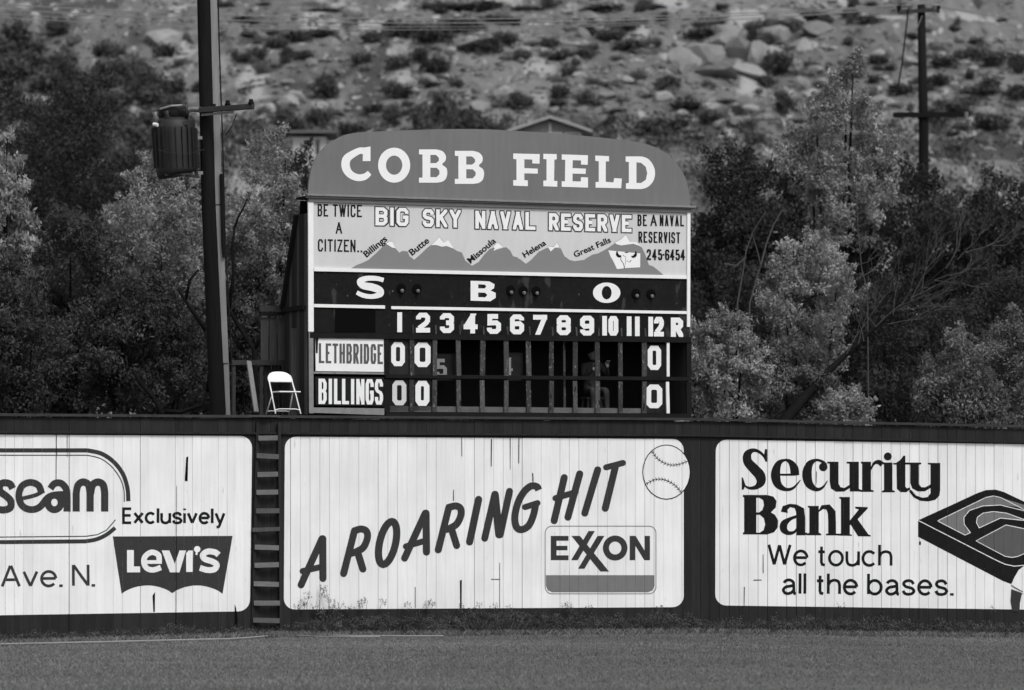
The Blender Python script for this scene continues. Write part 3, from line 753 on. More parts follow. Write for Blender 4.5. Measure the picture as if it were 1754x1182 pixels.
a.st([(372, 553), (422, 340)], 35, **R); a.st([(440, 536), (498, 322)], 35, **R); a.st([(378, 442), (478, 412)], 30, **R)
a.st([(523, 516), (587, 302)], 35, **R); a.st([(628, 290), (712, 268)], 30, **R); a.st([(624, 492), (674, 288)], 35, **R)
lay(1, a, 'lettering', 'sgrey', .0045, pn1, 'slanted brush letters ending "NG HIT"')
a = Art(c7); a.ring(600, 748, 276, 1, 3) if False else a.st(rrect(327, 580, 874, 914, 34), 4, closed=True); lay(1, a, 'emblem', 'mgrey', .0045, pn1, 'thin outlined card')
a = Art(c7); a.poly([(331, 822), (867, 822), (867, 874), (858, 896), (836, 906), (362, 906), (340, 896), (331, 874)]); lay(1, a, 'emblem', 'mgrey', .0055, pn1, 'grey band along the card bottom')
a = Art(c7)
a.poly([(355, 628), (443, 628), (443, 652), (384, 652), (384, 677), (438, 677), (438, 699), (384, 699), (384, 724), (443, 724), (443, 748), (355, 748)])
a.poly([(457, 628), (499, 628), (643, 804), (600, 804)]); a.poly([(541, 604), (573, 604), (488, 748), (456, 748)]); a.poly([(586, 628), (620, 628), (521, 790), (490, 790)])
a.ring(673, 688, 61, 62, 30); a.poly([(745, 628), (774, 628), (818, 700), (818, 628), (845, 628), (845, 748), (817, 748), (772, 675), (772, 748), (745, 748)])
lay(1, a, 'lettering', 'sgrey', .0045, pn1, 'heavy dark five letter name with crossed letters')
a = Art(c7); a.poly(ellipse(926, 313, 117, 134, 40)); lay(1, a, 'emblem', 'white', .0060, pn1, 'painted white baseball')
a = Art(c7); a.ring(926, 313, 119, 136, 4.5)
s1 = crm([(853, 208), (885, 250), (935, 276), (985, 276), (1032, 258)], 7); s2 = crm([(822, 374), (870, 350), (920, 352), (970, 380), (1003, 418)], 7)
for s_, sg in ((s1, 1), (s2, -1)):
    a.st(s_, 3.5)
    for i in range(2, len(s_)-1, 2):
        p = Vector(s_[i]); d = (Vector(s_[i+1])-Vector(s_[i-1])).normalized(); nn = Vector((-d.y, d.x))
        a.st([tuple(p-d*6+nn*9), tuple(p+d*3), tuple(p-d*6-nn*9)], 2.6)
lay(1, a, 'emblem', 'dark', .0075, pn1, 'stitching of the painted baseball')
a = Art(c6); a.poly([(1117, 848), (1126, 845), (1125, 985), (1118, 985)]); a.poly([(1124, 140), (1127, 140), (1128, 235), (1125, 235)]); a.poly([(895, 880), (898, 880), (898, 985), (895, 985)]); a.poly([(1084, 400), (1087, 400), (1087, 455), (1083, 455)])
lay(1, a, 'crack', 'shadow', .009, fence)
a = Art(c7); a.poly([(196, 145), (200, 145), (199, 270), (195, 270)]); a.poly([(153, 145), (157, 145), (156, 300), (154, 300)]); a.poly([(60, 150), (65, 150), (63, 285), (59, 285)]); a.poly([(263, 315), (268, 320), (270, 360), (265, 360)])
a.st([(60, 842), (104, 842)], 3); a.st([(103, 760), (103, 985)], 2.5)
lay(1, a, 'crack', 'shadow', .009, fence)
# --- right panel
c8 = crop(1210, 700, 1568/544); c9 = crop(1500, 820, 1251/254)
a = Art(c8); S_ = dict(smooth=True)
# S
a.st([(294, 262, 5.0), (284, 235, 12.0), (258, 212, 15.0), (228, 206, 20.0), (203, 226, 38.7), (204, 262, 44.0), (236, 298, 49.3), (264, 330, 51.0), (268, 362, 44.0), (246, 387, 22.9), (212, 392, 14.0), (186, 376, 8.0), (176, 342, 5.0)], 1, **S_)
a.poly([(289, 200), (300, 200), (300, 262), (294, 262), (284, 228)]); a.poly([(174, 340), (180, 340), (192, 376), (184, 400), (174, 400)])
# e
a.st([(342, 326), (440, 326)], 10); a.st([(437, 330, 42.2), (432, 292, 40.5), (412, 262, 22.9), (386, 254, 12.0), (356, 272, 29.9), (341, 322, 45.8), (352, 372, 38.7), (388, 398, 19.4), (428, 392, 13.0), (464, 352, 4.0)], 1, **S_)
# c
a.disc(576, 288, 21.1); a.st([(588, 280, 20.0), (572, 262, 14.0), (540, 254, 14.0), (508, 276, 35.2), (496, 322, 47.5), (506, 370, 40.5), (540, 398, 21.1), (572, 390, 12.0), (597, 356, 4.0)], 1, **S_)
# u
a.poly([(596, 262), (652, 262), (652, 270), (652, 370), (662, 388), (682, 391), (706, 376), (706, 272), (692, 270), (692, 262), (752, 262), (752, 396), (766, 402), (766, 409), (708, 409), (708, 392), (680, 409), (640, 410), (614, 394), (608, 360), (608, 272), (596, 270)])
# r
a.poly([(762, 262), (812, 262), (812, 400), (826, 404), (826, 411), (758, 411), (758, 404), (768, 400), (768, 272), (762, 270)]); a.st([(811, 300, 8.0), (828, 270, 14.0), (850, 264, 22.9), (868, 276, 26.4)], 1, **S_)
# i
a.poly([(868, 266), (918, 266), (918, 402), (930, 406), (930, 413), (866, 413), (866, 406), (876, 402), (876, 276), (868, 274)]); a.disc(895, 236, 20.0)
# t
a.poly([(936, 268), (960, 250), (972, 232), (982, 232), (982, 266), (1004, 266), (1004, 276), (982, 276), (982, 385), (990, 394), (1004, 388), (1006, 398), (986, 413), (958, 412), (940, 396), (938, 276), (922, 276), (922, 268)])
# y
a.poly([(998, 266), (1060, 266), (1060, 274), (1048, 277), (1048, 372), (1060, 388), (1080, 388), (1106, 374), (1106, 277), (1092, 274), (1092, 268), (1154, 268), (1154, 400), (1150, 430), (1130, 450), (1096, 458), (1056, 455), (1022, 438), (1000, 408), (1004, 398), (1014, 404), (1034, 428), (1066, 440), (1092, 436), (1106, 418), (1106, 392), (1078, 408), (1044, 409), (1016, 394), (1006, 366), (1006, 277), (998, 274)])
# Bank
a.poly([(180, 426), (300, 426), (330, 434), (346, 456), (342, 488), (318, 512), (338, 524), (354, 552), (352, 586), (334, 610), (300, 621), (180, 621), (180, 612), (186, 610), (186, 438), (180, 436)], [(246, 440), (262, 440), (280, 452), (284, 476), (276, 500), (260, 512), (246, 512)], [(246, 524), (264, 524), (284, 542), (290, 572), (282, 600), (264, 612), (246, 612)])
a.st([(384, 512, 35.2), (388, 490, 26.4), (412, 478, 16.0), (440, 482, 19.4), (462, 502, 40.5), (466, 540, 42.2), (466, 625, 42.2)], 1, n=5); a.st([(446, 532, 14.0), (412, 545, 18.0), (384, 568, 35.2), (382, 596, 35.2), (404, 614, 21.1), (432, 610, 14.0), (448, 590, 8.0)], 1, **S_); a.rect(466, 612, 498, 624)
a.poly([(500, 480), (554, 480), (554, 612), (566, 618), (566, 625), (496, 625), (496, 618), (508, 612), (508, 490), (500, 487)]); a.st([(553, 508, 6.0), (572, 486, 18.0), (600, 486, 26.4), (618, 512, 38.7), (620, 560, 38.7), (620, 625, 38.7)], 1, n=5); a.rect(590, 617, 656, 626)
a.poly([(656, 436), (708, 436), (708, 552), (752, 498), (734, 492), (734, 484), (796, 486), (796, 493), (746, 546), (800, 622), (810, 624), (810, 631), (748, 630), (712, 572), (708, 576), (708, 620), (718, 622), (718, 628), (652, 627), (652, 620), (664, 616), (664, 446), (656, 443)])
lay(2, a, 'lettering', 'dark', .0045, pn2, 'heavy black serif lettering "Security Bank"')
a = Art(c8); mono(a, 'We touch', (300, 777), (918, 782), 83, 14, .33); mono(a, 'all the bases.', (370, 920), (1221, 925), 82, 14.5, .36); lay(2, a, 'lettering', 'dark', .0045, pn2, 'plain black lettering "We touch all the bases."')
a = Art(c9)
a.poly([(357, 350), (600, 240), (860, 120), (930, 96), (1010, 92), (1080, 112), (1330, 230), (1600, 350), (1600, 820), (1250, 900), (1140, 888), (1070, 862), (357, 490)])
lay(2, a, 'emblem', 'dark', .0045, pn2, 'black slab of the drawn base')
a = Art(c9)
for pts, fill in (([(520, 356), (930, 158), (990, 146), (1050, 158), (1600, 400), (1600, 330), (1200, 238), (1050, 222), (900, 230), (790, 268), (742, 325), (745, 385), (798, 455), (752, 476)], 1),
                  ([(872, 415), (848, 370), (856, 325), (905, 290), (990, 277), (1100, 290), (1251, 338), (1600, 460), (1400, 385), (1251, 352), (1050, 332)], 1),
                  ([(845, 524), (1098, 390), (1251, 420), (1600, 480), (1600, 560), (1251, 640), (1150, 664), (1090, 655)], 2)):
    if fill == 1: a.poly(pts)
lay(2, a, 'emblem', 'mgrey', .0065, pn2, 'grey fields of the drawn base')
a = Art(c9); a.poly([(845, 524), (1098, 390), (1251, 420), (1600, 480), (1600, 560), (1251, 640), (1150, 664), (1090, 655)]); lay(2, a, 'emblem', 'mdgrey', .0065, pn2)
a = Art(c9); a.st([(357, 352), (1020, 690), (1090, 722), (1170, 738), (1251, 730)], 7)
a.st([(520, 356), (930, 158), (990, 146), (1050, 158), (1251, 260)], 6); a.st([(520, 356), (752, 476), (798, 455), (745, 385), (742, 325), (790, 268), (900, 230), (1050, 222), (1251, 270)], 6)
a.st([(1251, 352), (1050, 332), (872, 415), (848, 370), (856, 325), (905, 290), (990, 277), (1100, 290), (1251, 345)], 6); a.st([(1251, 422), (1098, 390), (845, 524), (1090, 655), (1150, 664), (1200, 655), (1251, 632)], 6)
lay(2, a, 'emblem', 'white', .0085, pn2, 'thin white outlines of the drawn base')
a = Art(c9); a.poly([(1251, 735), (1205, 770), (1170, 830), (1142, 890), (1146, 905), (1240, 968), (1280, 960), (1600, 900), (1600, 735)]); lay(2, a, 'emblem', 'white', .0105, pn2, 'white sleeve of the painted player')
a = Art(c9); a.poly([(1142, 930), (1232, 965), (1215, 1050), (1212, 1120), (1150, 1120), (1136, 1030)]); a.st([(1143, 900), (1240, 955)], 7); lay(2, a, 'emblem', 'sgrey', .0125, pn2, 'dark forearm of the painted player')
a = Art(c8); a.poly([(278, 720), (281, 720), (282, 812), (278, 812)]); a.st([(232, 846), (272, 846)], 4); a.poly([(185, 880), (189, 880), (187, 975), (184, 975)]); a.poly([(541, 310), (544, 310), (543, 370), (541, 370)]); a.st([(1053, 655), (1054, 672)], 8)
lay(2, a, 'crack', 'shadow', .009, fence)

# ------------------------------------------------------------------ ladder on the fence
print('ladder')
lad = empty('ladder', SEG[1].w(0, 0, .1), 'tall dark wooden ladder fixed to the fence between two white panels', 'ladder')
li = parent_inv(lad)
def LP(x, y, o=.10): return li @ SEG[1].W(x, y, o)
MB().bar(LP(441, 724, .07), LP(432, 1080, .07), .05, .07, up=tuple(SEG[1].n)).build('rail', 'fence', lad)
MB().bar(LP(478, 724, .07), LP(481, 1083, .07), .05, .07, up=tuple(SEG[1].n)).build('rail', 'fence', lad)
for i, y in enumerate((750, 781.5, 812, 843, 875, 907, 938, 968, 1001, 1033, 1063)):
    k = (y-724)/356; xl = 442-9*k+rnd.uniform(-1, 1); xr = 476+3*k+rnd.uniform(-1, 1)
    if i == 5: xl -= 5; xr += 1
    o = MB().bar(LP(xl, y+rnd.uniform(-1.5, 1), .125), LP(xr, y+rnd.uniform(-1.5, 1), .125), .04, .085 if i != 5 else .07).build('rung', 'rung' if i != 5 else 'wood', lad)

# ------------------------------------------------------------------ scoreboard
print('scoreboard')
BP = Plane(planpt(527, 74.8), planpt(1183, 77.6))
def U(x, y): return BP.px(x, y)[0]
def Z(x, y): return BP.px(x, y)[1]
sb = empty('scoreboard', BP.w(BP.len/2, 3.8, -.6), 'tall wooden ball park scoreboard with rounded top sign standing above the fence', 'scoreboard')
si_ = parent_inv(sb)
def prism(art_pts, thick, off, name, mat, par=sb, label=None, loops=None):
    """solid board with the outline given in photo pixels, front face at off"""
    tr = tess([art_pts]); n = len(art_pts)
    uv = [BP.px(*p) for p in art_pts]; inv = parent_inv(par)
    v = [inv @ BP.w(u, z, off) for u, z in uv]+[inv @ BP.w(u, z, off-thick) for u, z in uv]
    ix = {p: i for i, p in enumerate(art_pts)}
    f = []
    for t in tr:
        i = [ix[p] for p in t]
        ar = sum((uv[i[k-1]][0]*uv[i[k]][1]-uv[i[k]][0]*uv[i[k-1]][1]) for k in range(3))
        if ar < 0: i = i[::-1]
        f.append(tuple(i)); f.append(tuple(k+n for k in i[::-1]))
    f += [(i, (i+1) % n, (i+1) % n+n, i+n) for i in range(n)]
    o = mesh_obj(name, v, f, mat, par)
    if label: o['label'] = label
    return o
def quad(x0, y0, x1, y1, y0r=None, y1r=None): return [(x0, y0), (x1, y0r if y0r is not None else y0), (x1, y1r if y1r is not None else y1), (x0, y1)]
arc = crm([(528, 333), (529, 312), (536, 281), (552, 256), (578, 237), (605, 228), (650, 225), (700, 223), (770, 221), (830, 221.5), (880, 224), (960, 229), (1060, 239), (1108, 247), (1142, 263), (1163, 285), (1177, 313), (1183, 354)], 4)
sign = prism(arc, .05, .0, 'sign_board', 'board', label='grey rounded top board with white block lettering')
def rule(x, yl, yr, x0=527, x1=1183): return yl+(yr-yl)*(x-x0)/(x1-x0)
mur = prism([(528, 345), (1182, 360.5), (1181, 474), (530, 460)], .05, -.002, 'mural_panel', 'mural', label='pale painted panel with mountain range and black lettering')
blk = prism([(530, 460.2), (1181, 474.2), (1181, 577), (530, 569)], .05, -.004, 'count_panel', 'black', label='black band with large S, B and O and inning numbers')
# cornice
ci = parent_inv(sb)
for (yl, yr, hh, dep, mt) in ((333.5, 354.5, .035, .12, 'trimgrey'), (341, 360, .10, .06, 'board'), (337.5, 357, .03, .09, 'board')):
    a_ = BP.W(525 if hh < .05 else 528, yl, dep/2-.02); b_ = BP.W(1190 if hh < .05 else 1183, yr, dep/2-.02)
    MB().bar(ci @ a_, ci @ b_, dep, hh).build('cornice', mt, sb)
# white trim
def trim(x0, y0, x1, y1, wpx, mat, off=.012, th=.03, par=sb, name='trim'):
    a_, b_ = BP.W(x0, y0, off), BP.W(x1, y1, off)
    MB().bar(ci @ a_, ci @ b_, wpx/97.0*1.0, th, up=tuple(BP.n)).build(name, mat, par)
trim(532, 346, 532.5, 568, 9.5, 'bwhite'); trim(1179.5, 361, 1179, 560, 6, 'bwhite')
trim(537.5, 461.5, 1176, 475, 6, 'bwhite', .010); trim(537.5, 523.5, 659, 526, 5.5, 'bwhite', .010); trim(670, 527, 1176, 535.5, 5, 'bwhite', .010)
trim(532.5, 569, 533, 708, 8, 'trimgrey')
# mural art
c1 = crop(500, 200, 1637/360); c2 = crop(840, 200, 1637/360); cm1 = crop(620, 390, 1754/280); cm2 = crop(880, 390, 1754/310)
def bart(art, name, mat, off, par, label=None): return art.build(name, mat, BP, off, par, label)
a = Art()
m1 = [(-60, 402), (0, 380), (70, 345), (150, 275), (230, 195), (262, 175), (360, 222), (400, 268), (440, 248), (490, 256), (510, 305), (560, 345), (640, 275), (700, 215), (740, 188), (800, 188), (860, 205), (910, 190), (985, 228), (1020, 250), (1070, 265), (1110, 355), (1180, 408), (1250, 370), (1310, 290), (1370, 230), (1410, 215), (1440, 240), (1500, 222), (1545, 208), (1590, 245), (1620, 305), (1690, 325)]
m2 = [(20, 288), (60, 305), (118, 350), (170, 310), (240, 235), (320, 195), (365, 215), (400, 196), (455, 200), (490, 275), (540, 312), (590, 325), (680, 312), (760, 262), (820, 248), (900, 205), (980, 152), (1040, 168), (1160, 160), (1240, 190), (1270, 250), (1310, 362), (1350, 375), (1400, 415), (1445, 452), (1445, 462)]
pts = [cm1(*p) for p in m1]+[cm2(*p) for p in m2]+[(1130, 474), (600, 462)]
a.poly([(x, min(y, rule(x, 459, 473.5))) for x, y in pts]); bart(a, 'emblem', 'mount', .002, mur, 'grey painted mountain range')
for tf, cap in ((cm1, [(258, 172), (300, 142), (325, 152), (356, 218), (322, 214)]), (cm1, [(735, 188), (785, 148), (828, 98), (880, 162), (925, 135), (985, 225), (905, 196), (860, 204), (790, 186)]),
                (cm1, [(1405, 205), (1456, 155), (1520, 208), (1445, 232), (1410, 252), (1425, 222)]), (cm2, [(326, 178), (385, 186), (418, 140), (447, 190), (395, 196), (358, 232)]),
                (cm2, [(975, 145), (1040, 110), (1085, 66), (1130, 138), (1190, 142), (1235, 182), (1160, 156), (1040, 172), (1000, 162)])):
    a = Art(tf); a.poly(cap); bart(a, 'emblem', 'muralwhite', .004, mur)
    a = Art(tf); top = min(range(len(cap)), key=lambda i: cap[i][1]); a.st([cap[0]]+cap[1:top+2], 2.5); bart(a, 'emblem', 'mgrey', .0055, mur)
a = Art(cm2); a.poly([(916, 220), (1226, 250), (1224, 384), (1080, 392), (1000, 402), (980, 360), (960, 318), (935, 275)]); bart(a, 'emblem', 'muralwhite', .004, mur, 'white state shape with steer skull')
a = Art(cm2); a.st([(1000, 226, 8), (1002, 260, 26), (1022, 278, 24), (1040, 270, 10)], 1, smooth=True); a.st([(1182, 230, 8), (1180, 262, 26), (1158, 282, 24), (1138, 276, 10)], 1, smooth=True); a.st([(1075, 240), (1110, 240)], 8)
a.st([(1040, 270), (1035, 310), (1060, 345), (1072, 395)], 5); a.st([(1085, 275), (1080, 350), (1070, 392)], 3); a.st([(1055, 262), (1075, 280)], 4); a.st([(1120, 335), (1138, 315)], 6); a.st([(1095, 320), (1110, 330)], 4)
bart(a, 'emblem', 'dark', .0055, mur, 'black horns of the steer skull')
# sign lettering
a = Art(); t_, hs = 13.5, 9.5
def yy(x): return (x-585)*.0245        # baseline falls to the right
def slabB(x0, x1, y0, y1):
    w_ = x1-x0
    o = [(x0, y0)]+[(x0+w_*k_, y0+(y1-y0)*q_) for k_, q_ in ((.62, .0), (.82, .05), (.94, .17), (.94, .33), (.82, .45), (.97, .56), (1, .72), (.95, .88), (.82, .97), (.62, 1.0))]+[(x0, y1), (x0, y1-hs*.9), (x0+6, y1-hs*.9), (x0+6, y0+hs*.9), (x0, y0+hs*.9)]
    ix0 = x0+6+t_
    o = o[:1]+crm(o[1:11], 3)+o[11:]
    a.poly(o, [(ix0, y0+hs), (ix0+w_*.2, y0+hs), (ix0+w_*.3, y0+hs+5), (ix0+w_*.3, y0+hs+10), (ix0+w_*.2, y0+hs+14), (ix0, y0+hs+14)],
           [(ix0, y0+hs+22), (ix0+w_*.22, y0+hs+22), (ix0+w_*.32, y0+hs+27), (ix0+w_*.32, y1-hs-5), (ix0+w_*.22, y1-hs), (ix0, y1-hs)])
a.st([(629, 261, 13), (618, 258, 11), (606, 263, 12), (594, 272, 14), (592, 285, 14.5), (598, 297, 13), (611, 304, 12), (624, 303, 11), (633, 296, 9)], 1, smooth=True)
a.poly([(622, 253), (634.5, 251), (634.5, 276), (621, 276)])
a.ring(675, 283, 27.5, 30, 13.5)
slabB(717.5, 766, 256, 313); slabB(779, 829, 258.5, 315)
a.poly([(879, 263), (924.5, 264), (924, 280.5), (911.5, 280), (911.5, 273.5), (898, 273), (898, 288), (921, 289), (921, 297.5), (898, 297), (898, 308.5), (904, 309), (904, 319), (879, 318), (879, 308.5), (884.5, 308.5), (884.5, 273), (879, 272)])
a.poly([(930.5, 263.5), (953.5, 264), (953.5, 273), (949.5, 273.5), (949, 310), (954.5, 310), (954.5, 320), (930.5, 319), (930.5, 309.5), (936, 309), (936, 273), (930.5, 272.5)])
a.poly([(962, 264.5), (1007, 266), (1006.5, 282.5), (995, 282), (995, 275), (981, 274.5), (980.5, 288), (1003.5, 289), (1003, 298), (980.5, 297.5), (980.5, 310.5), (994.5, 311), (995, 303.5), (1007, 304), (1007, 321.5), (962, 320), (962, 310.5), (967.5, 310.5), (968, 274), (962, 273.5)])
a.poly([(1019.5, 266.5), (1043, 267.5), (1043, 276.5), (1037.5, 276.5), (1037.5, 311.5), (1050.5, 312.5), (1052, 305), (1065, 306), (1064, 322.5), (1020, 321.5), (1020, 312), (1025.5, 311.5), (1025.5, 276.5), (1019.5, 275.5)])
a.poly([(1071.5, 268)]+crm([(1092, 268), (1101, 268.6), (1111, 273), (1119, 284), (1122, 296), (1119, 310), (1110, 320), (1100, 323.6), (1092, 324)], 3)+[(1072, 323.5), (1072, 314), (1077, 313.5), (1077, 277.5), (1071.5, 277)], [(1090, 278), (1098, 279), (1106, 286), (1108.5, 297), (1106, 308), (1098, 313.5), (1090, 313.5)])
bart(a, 'lettering', 'muralwhite', .003, sign, 'white slab letters "COBB FIELD"')
# BIG SKY NAVAL RESERVE: outlined white letters
def outl(words, w, edge):
    o_ = Art(); i_ = Art()
    for (txt, x0, x1, yt, yb) in words:
        for art, ww, e in ((o_, w+edge, edge/2), (i_, w, 0)):
            gap = 4.2-(e*2 if e else 0); word(art, txt, x0-e, x1+e, yt-e, yb+e, ww, gap, .024)
    bart(o_, 'lettering', 'sgrey', .002, mur, 'dark outline of the large lettering'); bart(i_, 'lettering', 'muralwhite', .0048, mur, 'large white outlined lettering "BIG SKY NAVAL RESERVE"')
outl([('BIG', 643, 699.5, 355, 386), ('SKY', 724, 789, 358, 388.5), ('NAVAL', 814, 917, 361, 391.5), ('RESERVE', 940, 1081.5, 365, 394.5)], 6.0, 3.6)
a = Art()
for txt, x0, x1, yt, yb in (('BE', 544, 562, 349.5, 370.5), ('TWICE', 570, 620, 350, 371), ('A', 575, 586, 380.5, 400), ('CITIZEN', 544.5, 609, 409.5, 430.5),
                            ('BE', 1092, 1108, 367.5, 387), ('A', 1114, 1125, 368, 387), ('NAVAL', 1130, 1171.5, 368.5, 387), ('RESERVIST', 1093.5, 1165, 396.5, 415.5)):
    word(a, txt, x0, x1, yt, yb, 2.6, 2.4 if len(txt) < 8 else 1.9, .02, wide={'W': 1.35})
a.rect(612, 429, 615, 432); a.rect(617.5, 429, 620.5, 432)
for ch, x0 in zip('2456454', (1107.5, 1117, 1127, 1139, 1147.5, 1157, 1165.5)): glyph(a, ch, x0, 427+(x0-1107)*.01, x0+7.6, 445.5+(x0-1107)*.01, 3.0)
a.rect(1135, 435, 1138, 438)
bart(a, 'lettering', 'dark', .0025, mur, 'black condensed lettering at both sides of the mural')
a = Art(); font(a, 'Billings', (628, 441), (664, 411), 11, .02); font(a, 'Butte', (706, 438), (736, 414), 11, .02); font(a, 'Missoula', (806, 451.5), (850, 414), 10.5, .02)
font(a, 'Helena', (899, 441.5), (936, 418.5), 10, .02); font(a, 'Great Falls', (985, 441), (1047, 414.5), 10, .02); bart(a, 'lettering', 'dark', .0035, mur, 'five small slanting town names')
# S B O
a = Art()
a.st([(657, 480, 7.5), (645, 477, 8), (628, 477, 9), (617, 482, 11), (622, 489, 12), (637, 492, 13), (650, 497, 12), (651, 504, 10), (637, 508, 8), (622, 506, 8), (611, 501, 7)], 1, smooth=True)
a.poly([(806, 481), (838, 482), (847, 487), (846, 494), (840, 497.5), (849, 502), (849, 510), (840, 516), (806, 515)], [(819, 487), (830, 487.5), (833, 490.5), (830, 494), (819, 494)], [(819, 501), (831, 501.5), (834.5, 505.5), (831, 509.5), (819, 509)])
a.poly(ellipse(1039, 501.5, 23.5, 17.5, 30), ellipse(1039, 501.5, 8.5, 11.5, 20))
bart(a, 'lettering', 'bwhite', .003, blk, 'large white letters S, B and O')
a = Art(); X12 = [684.5, 724.5, 765.5, 806, 846, 885.5, 925, 965.5, 1005.5]
for i, x in enumerate(X12):
    yt = 535+(x-684)*.018; hw = 12 if i else 6; glyph(a, str(i+1), x-hw, yt, x+hw, yt+34, 8.2)
for s_, x0 in (('1', 1031), ('0', 1042), ('1', 1073), ('1', 1087), ('1', 1110), ('2', 1120)):
    yt = 535+(x0-684)*.018; glyph(a, s_, x0, yt, x0+(9 if s_ == '1' else 17), yt+33.5, 8)
glyph(a, 'R', 1149, 544, 1170, 577.5, 8.6)
bart(a, 'lettering', 'bwhite', .003, blk, 'white inning numbers 1 to 12 and R')
a = Art(); a.rect(574, 527, 643, 569); bart(a, 'painted_hollow_shade', 'shadow', .002, blk, 'flat dark square painted as shade left of the inning numbers')  # flat near-black patch painted for the shade of a hollow
# bulbs
for x, y in ((687, 494), (714, 494.5), (874, 497), (896, 498), (918, 498.5), (1089, 503), (1115, 503.5)):
    u, z = BP.px(x, y); c_ = BP.w(u, z, .0)
    mb = MB(); n = BP.n
    mb.tube([si_ @ (c_-n*.0), si_ @ (c_+n*.02), si_ @ (c_+n*.021)], [.085, .085, .055], 14); s0 = mb.build('lamp_socket', 'shadow', sb)
    MB().tube([si_ @ (c_+n*.02-Vector((0, 0, .03))), si_ @ (c_+n*.06-Vector((0, 0, .045))), si_ @ (c_+n*.09-Vector((0, 0, .055)))], [.02, .036, .02], 8).build('bulb', 'bulb', s0)
# lower part: frame with slots
pr = [662, 705, 744, 785, 826, 867, 905, 944, 985, 1023, 1062, 1103, 1143.5, 1180]
def ry(x, yl, yr): return yl+(yr-yl)*(x-662)/(1180-662)
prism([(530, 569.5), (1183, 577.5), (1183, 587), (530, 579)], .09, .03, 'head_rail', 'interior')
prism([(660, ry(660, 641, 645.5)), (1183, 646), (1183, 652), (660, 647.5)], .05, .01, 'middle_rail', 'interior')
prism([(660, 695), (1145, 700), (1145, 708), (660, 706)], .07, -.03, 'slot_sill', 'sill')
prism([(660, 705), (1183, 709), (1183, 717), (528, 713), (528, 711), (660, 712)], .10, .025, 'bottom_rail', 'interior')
for i, x in enumerate(pr):
    if x == 662: w_, mt = 10, 'interior'
    elif x == 1143.5: w_, mt = 5.5, 'bwhite'
    elif x == 1180: w_, mt = 9, 'interior'
    else: w_, mt = 8.5, 'post'
    for (ya, yb) in ((581, 643), (650, 706)):
        yo = (x-662)*.014
        trim(x+rnd.uniform(-.8, .8), ya+yo*.6, x+rnd.uniform(-.8, .8), yb+yo*(.3), w_+rnd.uniform(-.8, .8), mt, off=-.005, th=.035, name='slot_post')
trim(966, 585, 967, 703, 4, 'post', off=-.12, th=.03, name='slot_post')
# cross strips above head rail between numbers
for x in pr[1:-1]:
    if x != 1143.5: trim(x+2, 556+(x-662)*.014, x+3, 571+(x-662)*.014, 3, 'post', off=.002, th=.01, name='worn_strip')
# name panels
np1 = prism([(540, 573), (658, 574.5), (658, 637), (541, 635.5)], .03, .0, 'name_panel', 'bwhite', label='white name panel reading LETHBRIDGE')
a = Art(); word(a, 'LETHBRIDGE', 546, 656, 588, 622, 4.0, 2.3, .015, narrow={'I': .4}); bart(a, 'lettering', 'mdgrey', .002, np1)
a = Art(); a.poly([(540, 573), (545.5, 573), (544, 605), (541, 605)]); bart(a, 'crack', 'plate', .003, np1)
np2 = prism([(540, 645), (658, 646), (658, 696), (541, 694)], .03, .0, 'name_panel', 'plate', label='dark name panel reading BILLINGS')
a = Art(); word(a, 'BILLINGS', 545.5, 656, 648.5, 692, 5.6, 1.9, .01, narrow={'I': .62, 'L': .85}); bart(a, 'lettering', 'bwhite', .002, np2)
prism([(537, 698), (658, 699.5), (658, 711), (534, 707)], .04, .01, 'lower_trim', 'trimgrey')
prism([(537, 636.5), (658, 638), (658, 641.5), (537, 640)], .04, .004, 'lower_trim', 'trimgrey')
# booth: walls, roof, floor behind the front
zt, zb = Z(860, 470), Z(860, 713)
back = MB()
def bw_(u, z, o): return si_ @ BP.w(u, z, o)
Lb = BP.len
def slab(name, pts, th, mat, label=None):
    """solid from a list of (u,z,off) corners, extruded along the mean normal"""
    p = [bw_(*q) for q in pts]; nn = (p[1]-p[0]).cross(p[2]-p[0]).normalized()*th; n = len(p)
    v = p+[q+nn for q in p]; f = [tuple(range(n))[::-1], tuple(range(n, 2*n))]+[(i, (i+1) % n, (i+1) % n+n, i+n) for i in range(n)]
    o = mesh_obj(name, v, f, mat, sb)
    if label: o['label'] = label
    return o
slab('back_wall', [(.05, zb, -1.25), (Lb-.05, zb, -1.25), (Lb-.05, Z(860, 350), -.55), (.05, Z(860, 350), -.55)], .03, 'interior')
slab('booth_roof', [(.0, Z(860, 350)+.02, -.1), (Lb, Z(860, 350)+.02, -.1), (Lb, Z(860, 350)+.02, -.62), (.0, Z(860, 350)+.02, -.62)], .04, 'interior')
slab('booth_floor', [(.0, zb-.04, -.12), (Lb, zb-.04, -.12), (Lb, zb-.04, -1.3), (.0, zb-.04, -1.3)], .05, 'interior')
slab('side_wall', [(Lb-.02, zb, -.06), (Lb-.02, zb, -1.25), (Lb-.02, Z(1180, 372), -.55), (Lb-.02, Z(1180, 372), -.06)], .03, 'wood')
